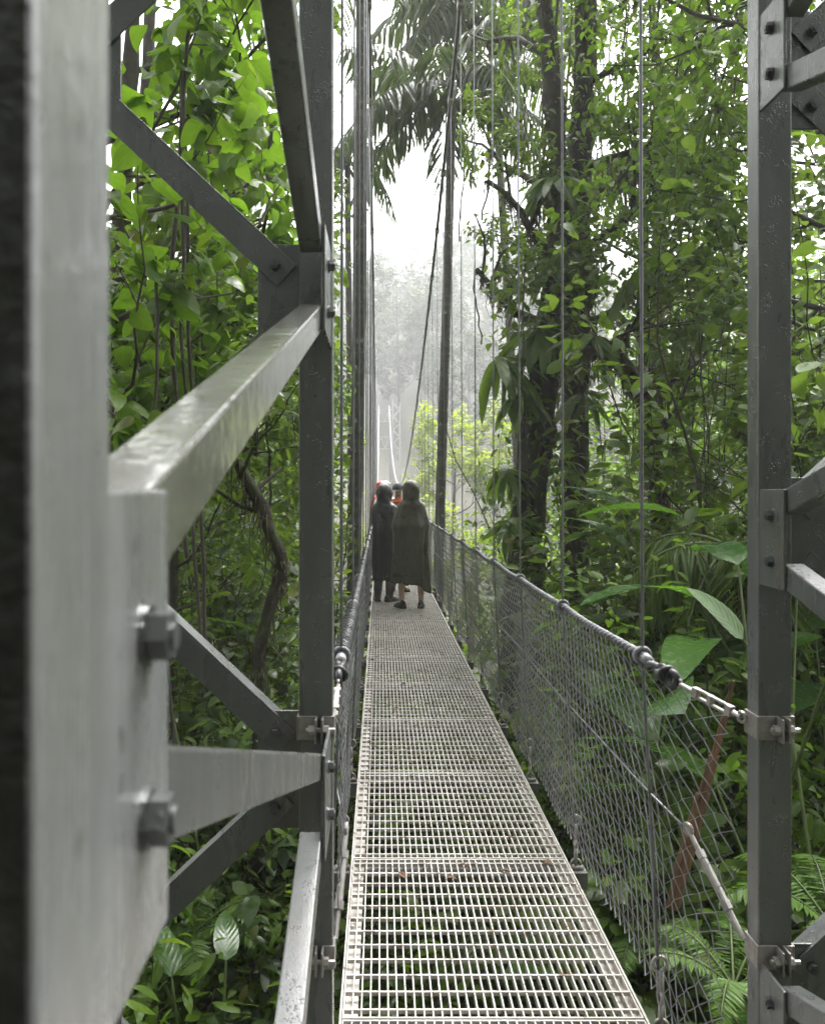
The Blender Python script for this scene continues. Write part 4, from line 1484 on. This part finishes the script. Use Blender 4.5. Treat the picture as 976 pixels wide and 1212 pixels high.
path_tree(45, 'broadleaf_tree', 'tall small-leaved tree closing the sky behind the heart leaves',
          [GP(150, 9), P(150, 700, 9), P(160, 450, 9), P(170, 200, 9), P(180, -50, 9), P(190, -300, 9)],
          [.14, .12, .1, .085, .07, .04],
          [(.4, .3, .2, 1.5), (.46, 5.6, .3, 1.5), (.52, 1.0, .3, 1.6), (.58, .1, .3, 1.8), (.64, 3.2, .3, 1.6), (.68, -.4, .3, 1.8), (.73, .7, .4, 1.8), (.78, 2.6, .4, 1.6), (.83, 0, .4, 1.9), (.88, 5.4, .4, 1.7), (.93, 1, .5, 1.7), (1, 2, .8, 1.5)],
          'lf_mid', .11, 8, T_LANCE, bark='bark_dark', droop=.5, tmean=.5, lianas=6, jit=.06)
# ---- palms
palm(51, 'palm_tree', 'slim ringed palm trunk rising close beside the coiled rope fence', GP(405, 11.2), P(430, -190, 11.2), .094, 10, 2.6, llen=.8, sag=1.6, rise=.8, lwid=.2)
palm(52, 'palm_tree', 'slender palm with dark drooping crown above the middle of the bridge', GP(514, 13.6), P(531, 100, 13.6), .085, 14, 2.2, llen=.78, hang=.85, sag=1.3, rise=1.05, leafl=30, az0=2.6, lwid=.22)
palm(53, 'palm_tree', 'small palm whose drooping frond tips show behind the nearest palm trunk', GP(411, 16), P(414, 178, 16), .07, 9, 1.3, llen=.55, hang=1.3, sag=1.6, rise=.8, leafl=24, lwid=.2)
palm(54, 'palm_tree', 'palm with grey wet hanging fronds behind the mossy trunks', GP(762, 12.6), P(764, 185, 12.6), .08, 12, 1.5, llen=.66, hang=1.6, sag=1.4, rise=.7, leafl=26, lwid=.2)
palm(55, 'palm_tree', 'short palm with narrow shining leaflets beside the clamp post', GP(872, 5.6), P(868, 650, 5.6), .035, 13, .8, mat='lf_mid', llen=.36, hang=.7, sag=1.5, rise=.8, leafl=26, lwid=.20)

palm(56, 'palm_tree', 'misty palm whose pale arching fronds show above the dark drooping crown', GP(650, 17), P(575, 0, 17), .09, 22, 3.2, llen=1.0, hang=.8, sag=1.3, rise=1.1, leafl=34, lwid=.2)
# ---- strap-leaved epiphytes sitting on the trunks
for k, (px, py, d, n, L, lab) in enumerate([
        (640, 395, 8.3, 26, .52, 'long strap leaves spilling from the leaning mossy trunk'),
        (612, 470, 8.35, 18, .42, 'smaller clump of strap leaves low on the leaning trunk'),
        (598, 560, 8.4, 20, .40, 'lowest clump of strap leaves at the foot of the leaning trunk'),
        (655, 215, 8.5, 22, .45, 'strap-leaf clump high where the mossy trunks meet'),
        (700, 405, 7.8, 16, .40, 'strap-leaf clump on the mossy bough right of the straight trunk'),
        (848, 128, 6.8, 40, .30, 'round spiky bromeliad ball hanging among bright leaves'),
        (757, 330, 7.9, 16, .42, 'wispy strap-leaf clump under the grey hanging fronds'),
        (588, 430, 8.2, 26, .60, 'longest curtain of strap leaves on the left side of the leaning trunk'),
        (604, 620, 8.3, 22, .45, 'drooping strap leaves just above the handrail on the leaning trunk'),
        (668, 300, 8.6, 26, .55, 'curtain of strap leaves between the crowns of the two mossy trunks'),
        (690, 470, 9.0, 18, .40, 'strap leaves on the right side of the straight mossy trunk'),
        (672, 560, 9.1, 14, .34, 'thin strap leaves on the straight mossy trunk')]):
    rosette(60 + k, 'epiphyte', lab, P(px, py, d), int(n * 1.5), .08, L, mat='lf_mid', tp=T_STRAP, wid=2.0 if k != 5 else .8, up=(-.3, 1.3) if k != 5 else (-1.2, 1.4), droop=.75 if k != 5 else .1, cat='epiphyte', r=.006, tmean=.3)

# ---- big-leaved plants on the near right bank
for k, (px, d, n, ztop, L, tp_, wid, lab) in enumerate([
        (850, 4.2, 11, .95, .95, T_BANANA, .9, 'tall plant with broad wet leaves behind the open end of the mesh'),
        (925, 3.7, 10, .8, .95, T_BANANA, .9, 'broad banana-like leaves directly behind the clamp post'),
        (1010, 3.3, 10, 1.0, 1.0, T_BANANA, .9, 'broad-leaved plant crowding the outer side of the clamp post'),
        (745, 5.4, 10, .75, .50, T_BIG, 1.0, 'plant with large oval rain-wet leaves above the handrail rope'),
        (690, 5.0, 9, .2, .50, T_BIG, 1.0, 'low plant with large oval leaves right under the handrail of the mesh'),
        (735, 3.9, 9, -.1, .42, T_BIG, 1.05, 'dark glossy plant low against the outside of the mesh'),
        (640, 6.6, 9, .3, .45, T_BIG, 1.0, 'large-leaved plant at the foot of the leaning mossy trunk'),
        (845, 5.6, 11, 1.2, .80, T_BANANA, .85, 'tall bright plant between the straight trunk and the clamp post'),
        (985, 5.0, 10, 1.3, .70, T_BANANA, .9, 'tall broad-leaved plant rising behind the clamp post'),
        (890, 6.5, 10, 1.6, .7, T_BANANA, .85, 'slim broad-leaved plant in the shadow of the short palm'),
        (775, 3.4, 8, -.35, .42, T_BIG, .9, 'glossy plant under the middle cable turnbuckle'),
        (250, 3.4, 9, -.3, .36, T_BIG, .8, 'glossy plant low under the tower, palm side'),
        (310, 4.2, 9, .0, .36, T_BIG, .8, 'glossy plant beneath the lower tower tube')]):
    gp = GP(px, d)
    rosette(80 + k, 'broadleaf_plant', lab, gp, n, max(.8, (ztop - gp.z) * 1.08), L, tp=tp_, wid=wid, up=(1.2, 1.52), azr=(0, 6.283), r=.013)
# single bright leaf beside the post
rosette(95, 'broadleaf_plant', 'single bright green upright leaf blade just left of the clamp post', P(897, 800, 3.4), 1, .22, .32, tp=T_BIG, wid=.75, up=(1.35, 1.35), azr=(2.6, 3.3), droop=-.9, tmean=.85, fac=(.3, -1.5, .2))


def fern(seed, label, base, n, L, az=(0, 6.283), rise=.9):
    rng = np.random.default_rng(seed)
    root = thing('fern', label, 'fern', base)
    for k in range(n):
        lv, sm = Leaves(), MB()
        frond(rng, base, az[0] + (az[1] - az[0]) * (k + rng.uniform(.2, .8)) / n, L * rng.uniform(.8, 1.1), L * rise, L * .75, 40, L * .17, 1.0, .15, lv, sm, tint=.6, r=.006, tp=T_PINNA, start=.1)
        fr = lv.build('frond', M['lf_fern'], root)
        part('rib', sm, M['stem'], fr, smooth=True)
    return root


fern(101, 'bright green fern low behind the mesh beside the clamp post', P(868, 1170, 3.0), 7, .46)
fern(102, 'bright fern at the foot of the clamp post, below its lower clamp', P(900, 1290, 2.75), 7, .45)
fern(103, 'dark little fern deeper under the mesh, left of the bright one', P(760, 1120, 3.9), 7, .55)
fern(104, 'fern on the bank outside the clamp post', P(985, 1100, 3.3), 7, .6)
fern(105, 'fern under the tower on the palm side', P(215, 1120, 4.4), 7, .6)

# dead brown frond stalk leaning behind the mesh
mb = MB()
a = [P(868, 806, 2.95), P(858, 850, 2.95), P(846, 895, 2.95), P(833, 940, 2.96), P(820, 985, 2.97), P(808, 1030, 2.98), P(797, 1075, 3.0)]
for i in range(len(a) - 1):
    w0 = (.014, .024, .038, .052, .060, .050)[i]
    e = (a[i + 1] - a[i]) * .04
    mb.bar(a[i], a[i + 1] + e, w0 * .45, .010, side=(1, -.5, .25))
    mb.bar(a[i] + Vector((w0 * .33, .006, 0)), a[i + 1] + e + Vector((w0 * .36, .006, 0)), w0 * .40, .008, side=(1, .6, .25))
    mb.bar(a[i] - Vector((w0 * .30, -.008, 0)), a[i + 1] + e - Vector((w0 * .33, -.008, 0)), w0 * .35, .008, side=(1, -.9, .25))
dead = thing('dead_frond', 'rusty brown dead frond stalk leaning behind the open end of the mesh', 'dead frond', a[-1])
part('stalk', mb, M['dry'], dead, bevel=.003)
# ---- shrubs on the near slopes
S = [  # px, d, height, width, leaf material, leaf size, template, label
    (250, 4.0, 2.3, .7, 'lf_heart', .12, T_LANCE, 'leafy shrub under the lower tower tube, palm side'),
    (330, 5.6, 3.6, .8, 'lf_fresh', .11, T_LANCE, 'shrub with pale pointed leaves around the crooked sapling'),
    (200, 5.4, 3.4, .9, 'lf_dark', .13, T_OVAL, 'dark glossy shrub behind the tower bolts'),
    (385, 6.6, 4.0, .6, 'lf_mid', .10, T_LANCE, 'narrow shrub squeezed between tower post and mesh'),
    (280, 7.4, 5.0, 1.1, 'lf_dark', .13, T_OVAL, 'tall dark shrub behind the crooked sapling'),
    (150, 7.6, 5.6, 1.2, 'lf_mid', .14, T_OVAL, 'tall leafy shrub far behind the pale tower post'),
    (360, 8.6, 5.4, 1.0, 'lf_fresh', .12, T_OVAL, 'bright shrub seen past the dark tower post'),
    (250, 3.3, 1.3, .6, 'lf_dark', .13, T_LANCE, 'low dark shrub beneath the tower on the palm side'),
    (330, 3.6, 1.5, .5, 'lf_dark', .11, T_LANCE, 'low shrub at the foot of the tower by the deck edge'),
    (395, 9.8, 5.6, .8, 'lf_fresh', .12, T_OVAL, 'bright leafy shrub behind the nearest palm trunk'),
    (700, 9.8, 6.2, 1.0, 'lf_fresh', .11, T_OVAL, 'bright bushy shrub right of the straight mossy trunk'),
    (805, 7.6, 4.6, .9, 'lf_fresh', .16, T_LANCE, 'tangled shrub under the moss beards'),
    (850, 7.0, 3.6, 1.0, 'lf_heart', .17, T_LANCE, 'light green shrub behind the short shining palm'),
    (900, 7.8, 5.0, 1.2, 'lf_mid', .14, T_OVAL, 'leafy shrub showing on both sides of the clamp post'),
    (990, 6.2, 4.6, 1.1, 'lf_mid', .13, T_OVAL, 'shrub at the outer edge behind the clamp post tubes'),
    (590, 9.6, 3.6, .7, 'lf_fresh', .11, T_OVAL, 'bright shrub seen through the mesh before the leaning trunk'),
    (648, 7.0, 1.9, .7, 'lf_fresh', .10, T_LANCE, 'light shrub behind the mesh between the two mossy trunks'),
    (735, 6.0, 2.3, .7, 'lf_fresh', .11, T_LANCE, 'shrub behind the mesh under the oval wet leaves'),
    (790, 5.2, 2.6, .8, 'lf_heart', .12, T_LANCE, 'shrub behind the open end of the mesh'),
    (700, 4.4, 1.7, .6, 'lf_dark', .11, T_OVAL, 'dark shrub low beside the deck edge under the mesh'),
    (640, 5.2, 2.1, .6, 'lf_dark', .11, T_LANCE, 'shrub crowding the deck edge below the leaning trunk'),
    (840, 3.9, 1.7, .7, 'lf_mid', .12, T_OVAL, 'small shrub between the dead frond and the clamp post'),
    (540, 3.6, 1.1, .6, 'lf_mid', .11, T_LANCE, 'shrub seen through the near end of the grating'),
    (480, 4.6, 1.8, .6, 'lf_dark', .12, T_LANCE, 'dark shrub under the near half of the grating'),
    (500, 6.8, 3.0, .8, 'lf_fresh', .12, T_OVAL, 'bright shrub growing under the middle of the grating'),
    (560, 12.0, 5.6, 1.0, 'lf_fresh', .13, T_OVAL, 'light green shrub in the mist behind the mesh top'),
    (640, 13.0, 6.6, 1.2, 'lf_fresh', .13, T_OVAL, 'pale shrub showing between the two mossy trunks'),
    (720, 13.5, 8.2, 1.4, 'lf_fresh', .14, T_OVAL, 'tall pale shrub in the gap right of the straight trunk'),
]
for k, (px, d, h, w_, mt, ls, tp_, lab) in enumerate(S):
    shrub(200 + k, 'shrub', lab, GP(px, d), h, w_, mt, ls, n_stem=9, per=4, tp=tp_, depth=2, droop=.45)

# ---- misty trees of the valley
protos = []
for k, (h, cr, tr_, mt, lf) in enumerate([(13, 3.6, .20, 'lf_mid', .24), (15, 4.2, .24, 'lf_far', .28), (10, 3.2, .15, 'lf_heart', .22), (17, 4.6, .28, 'lf_far', .30)]):
    protos.append((h, cr, tr_, mt, lf))
BG = [  # proto, px, d, scale, rot, label
    (0, 60, 13, .8, .3, 'tall forest tree behind the heart-leaved trees'),
    (2, 130, 12, .75, 2.0, 'forest tree behind the pale tower post'),
    (1, 60, 21, 1.0, 1.0, 'tall misty tree far behind the pale tower post'),
    (0, 225, 22, 1.0, 4.0, 'tall misty tree deep behind the crooked sapling'),
    (0, 985, 13, .75, 1.2, 'forest tree behind the clamp post'),
    (2, 1010, 11, .9, .5, 'forest tree at the outer edge behind the clamp post'),
    (2, 890, 15, .8, 4.4, 'leafy tree behind the short shining palm'),
    (2, 760, 24, .95, 3.0, 'misty tree filling the gap right of the straight trunk'),
    (0, 860, 27, 1.0, .7, 'pale misty tree far behind the clamp post'),
    (2, 900, 21, 1.2, 1.7, 'misty tree between the short palm and the outer trees'),
    (1, 690, 36, .9, .7, 'palest misty tree between the two mossy trunks'),
]
made = {}
for (k, px, d, sc_, rz, lab) in BG:
    h, cr, tr_, mt, lf = protos[k]
    if k not in made:
        made[k] = make_tree(300 + k, 'forest_tree', lab, (0, 0, -200), h, cr, tr_, mt, leaf=lf, per=7, depth=3, limbs=13, first=.32, kids=(3, 3), group='forest trees standing around the bridge')
        o = made[k]
        o.location, o.rotation_euler, o.scale = GP(px, d), (0, 0, rz), (sc_,) * 3
    else:
        dup(made[k], GP(px, d), rz, sc_, lab)
FP = [make_tree(340 + k, 'misty_tree', 'misty tree in the far valley', (0, 0, -200), h, cr, .2, 'lf_far', leaf=lf, per=6, depth=3, limbs=15, first=fs, kids=(3, 3), group='misty trees in the far valley')
      for k, (h, cr, lf, fs) in enumerate([(13, 4.2, .46, .10), (16, 5.0, .52, .14), (10, 4.0, .42, .08)])]
if False:
    made[3] = make_tree(303, 'forest_tree', 'misty tree in the far valley', (0, 0, -200), *protos[3][:3], protos[3][3], leaf=protos[3][4], per=6, depth=3, limbs=12, first=.35, kids=(3, 3), group='misty trees in the far valley')
    first3 = True
rg = np.random.default_rng(17)
far = [(-11, 34), (-9, 44), (13, 40), (17, 32), (-17, 28), (20, 26), (11, 54), (-10, 58), (17, 56), (-16, 50), (-9, 70), (14, 68), (-15, 74), (22, 66), (-24, 64),
       (9, 92), (-10, 90), (16, 94), (23, 90), (-17, 92), (2, 112), (7, 110), (-5, 114), (14, 112), (22, 108), (-15, 110), (4, 126), (-3, 128), (10, 130), (-10, 130), (18, 132), (28, 126), (-20, 128),
       (0, 144), (7, 146), (-7, 148), (15, 150), (24, 152), (-16, 150), (3, 162), (-4, 166), (11, 164), (-12, 168), (20, 170), (30, 166), (-24, 166), (1, 184), (9, 186), (-8, 188), (18, 190), (28, 188), (-18, 188)]
for i, (x, y) in enumerate(far):
    x, y = x + rg.normal(0, .8), y + rg.normal(0, 1.2)
    if i < 3:
        o = FP[i]
        o.location, o.rotation_euler, o.scale = G(x, y), (0, 0, 1.0 + i), (1, 1, 1)
    else:
        dup(FP[int(rg.integers(0, 3))], G(x, y), rg.uniform(0, 6.28), rg.uniform(.75, 1.2), 'misty tree in the far valley', 'misty trees in the far valley')
# lime-yellow trees glowing in the mist
make_tree(320, 'lime_tree', 'yellow-green tree crown glowing in the mist behind the slender palm', GP(532, 40), 17.8, 3.2, .16, 'lf_lime', leaf=.30, per=6, limbs=9, first=.80, kids=(3, 3), droop=.2)
make_tree(321, 'lime_tree', 'lower yellow-green tree below the glowing crown, behind the hangers', GP(556, 34), 12.4, 2.8, .12, 'lf_lime', leaf=.26, per=5, limbs=8, first=.6, kids=(3, 3), droop=.2)
make_tree(322, 'lime_tree', 'yellow-green tree half hidden behind the nearest palm trunk', GP(398, 19), 10.4, 1.6, .10, 'lf_lime', leaf=.17, per=5, limbs=9, first=.55, kids=(3, 3), droop=.2)

# unseen forest on the bank the bridge starts from, added to block light
for k, (x, y, h, w_, lab) in enumerate([(-1.6, -2.6, 2.4, 1.2, 'bank shrub added for shade, behind the tower on the palm side'), (.4, -4.2, 2.6, 1.4, 'bank shrub added for shade, at the end of the walkway'), (2.4, -2.8, 2.6, 1.3, 'bank shrub added for shade, behind the clamp tower'), (-3.4, -1.4, 3.0, 1.3, 'bank shrub added for shade, beyond the outer tower post'), (4.2, -1.2, 3.0, 1.3, 'bank shrub added for shade, beyond the clamp tower'), (-.6, -3.4, 3.2, 1.2, 'tall bank shrub added for shade, by the walkway end'), (1.4, -3.4, 3.2, 1.2, 'second tall bank shrub added for shade, by the walkway end')]):
    shrub(260 + k, 'shade_shrub', lab, G(x, y), h, w_, 'lf_dark', .15, n_stem=11, per=5, tp=T_OVAL, depth=2, droop=.4)
for (k, x, y, sc_, rz) in ((0, -5.5, -5.5, 1.0, .4), (1, .5, -8.0, 1.0, 2.1), (2, 6.0, -5.0, 1.1, 3.0), (1, -9, -10, 1.1, 4.4), (0, 10, -10, 1.1, 1.4), (2, -2.5, -4.6, .8, 5.2), (2, 3.2, -4.4, .8, .9), (0, 4.5, -14, 1.2, 3.3), (0, -4.5, -14, 1.2, 2.3)):  # trees out of view, added to keep light off the steel
    dup(made[k], G(x, y), rz, sc_, 'forest tree added for shade on the bank where the bridge starts', 'forest trees added for shade on the near bank')
# ================================================================== air, sky, light, camera
hz = MB()
hz.box(-119, 119, -45, 239, -40, 75)
hm, nt, out = new_mat('rain_mist')
pv = nt.nodes.new('ShaderNodeVolumePrincipled')
pv.inputs['Color'].default_value = (.95, .96, .97, 1)
pv.inputs['Density'].default_value = HAZE
pv.inputs['Anisotropy'].default_value = .2
nt.links.new(pv.outputs[0], out.inputs['Volume'])
tag(part('haze', hz, hm), 'pale rain mist filling the valley', 'haze', kind='stuff')

w = bpy.data.worlds.new('World')
bpy.context.scene.world = w
w.use_nodes = True
nt = w.node_tree
nt.nodes.clear()
out = nt.nodes.new('ShaderNodeOutputWorld')
bg = nt.nodes.new('ShaderNodeBackground')
sky = nt.nodes.new('ShaderNodeTexSky')
sky.sky_type = 'NISHITA'
sky.sun_disc = False
SUN_EL, SUN_AZ = math.radians(62), math.radians(25)
sky.sun_elevation = SUN_EL
sky.sun_rotation = SUN_AZ
sky.air_density = 1.0
sky.dust_density = 6.0
sky.ozone_density = 1.0
hs = nt.nodes.new('ShaderNodeHueSaturation')
hs.inputs['Saturation'].default_value = .12
nt.links.new(sky.outputs[0], hs.inputs['Color'])
nt.links.new(hs.outputs[0], bg.inputs[0])
bg.inputs[1].default_value = .15
nt.links.new(bg.outputs[0], out.inputs[0])

sl = bpy.data.lights.new('overcast_sun', 'SUN')
sl.energy = 1.0
sl.angle = math.radians(40)
sl.color = (1, .97, .93)
so = bpy.data.objects.new('overcast_sun', sl)
C.objects.link(so)
sd = Vector((math.sin(SUN_AZ) * math.cos(SUN_EL), math.cos(SUN_AZ) * math.cos(SUN_EL), math.sin(SUN_EL)))
so.rotation_euler = sd.to_track_quat('Z', 'Y').to_euler()

cam = bpy.data.cameras.new('camera')
co = bpy.data.objects.new('camera', cam)
C.objects.link(co)
co.location = (0, 0, CZ)
co.rotation_euler = (math.pi / 2, 0, 0)
cam.sensor_fit = 'HORIZONTAL'
cam.sensor_width = 24.0
cam.lens = 24.0 * F / 976
cam.shift_x = (488 - VX) / 976
cam.shift_y = -(606 - VY) / 976
cam.clip_start = .02
cam.clip_end = 1500
cam.dof.use_dof = True
cam.dof.focus_distance = 5.0
cam.dof.aperture_fstop = 6.5
sc = bpy.context.scene
sc.camera = co
sc.render.engine = 'CYCLES'
cy = sc.cycles
cy.max_bounces = 7
cy.diffuse_bounces = 4
cy.glossy_bounces = 3
cy.transmission_bounces = 4
cy.volume_bounces = 2
cy.transparent_max_bounces = 4
cy.use_denoising = True
cy.use_adaptive_sampling = True
cy.adaptive_threshold = .02
cy.caustics_reflective = False
cy.caustics_refractive = False
vs = sc.view_settings
vs.view_transform = 'Standard'
vs.look = 'None'
vs.gamma = 1
vs.exposure = EXPOSURE
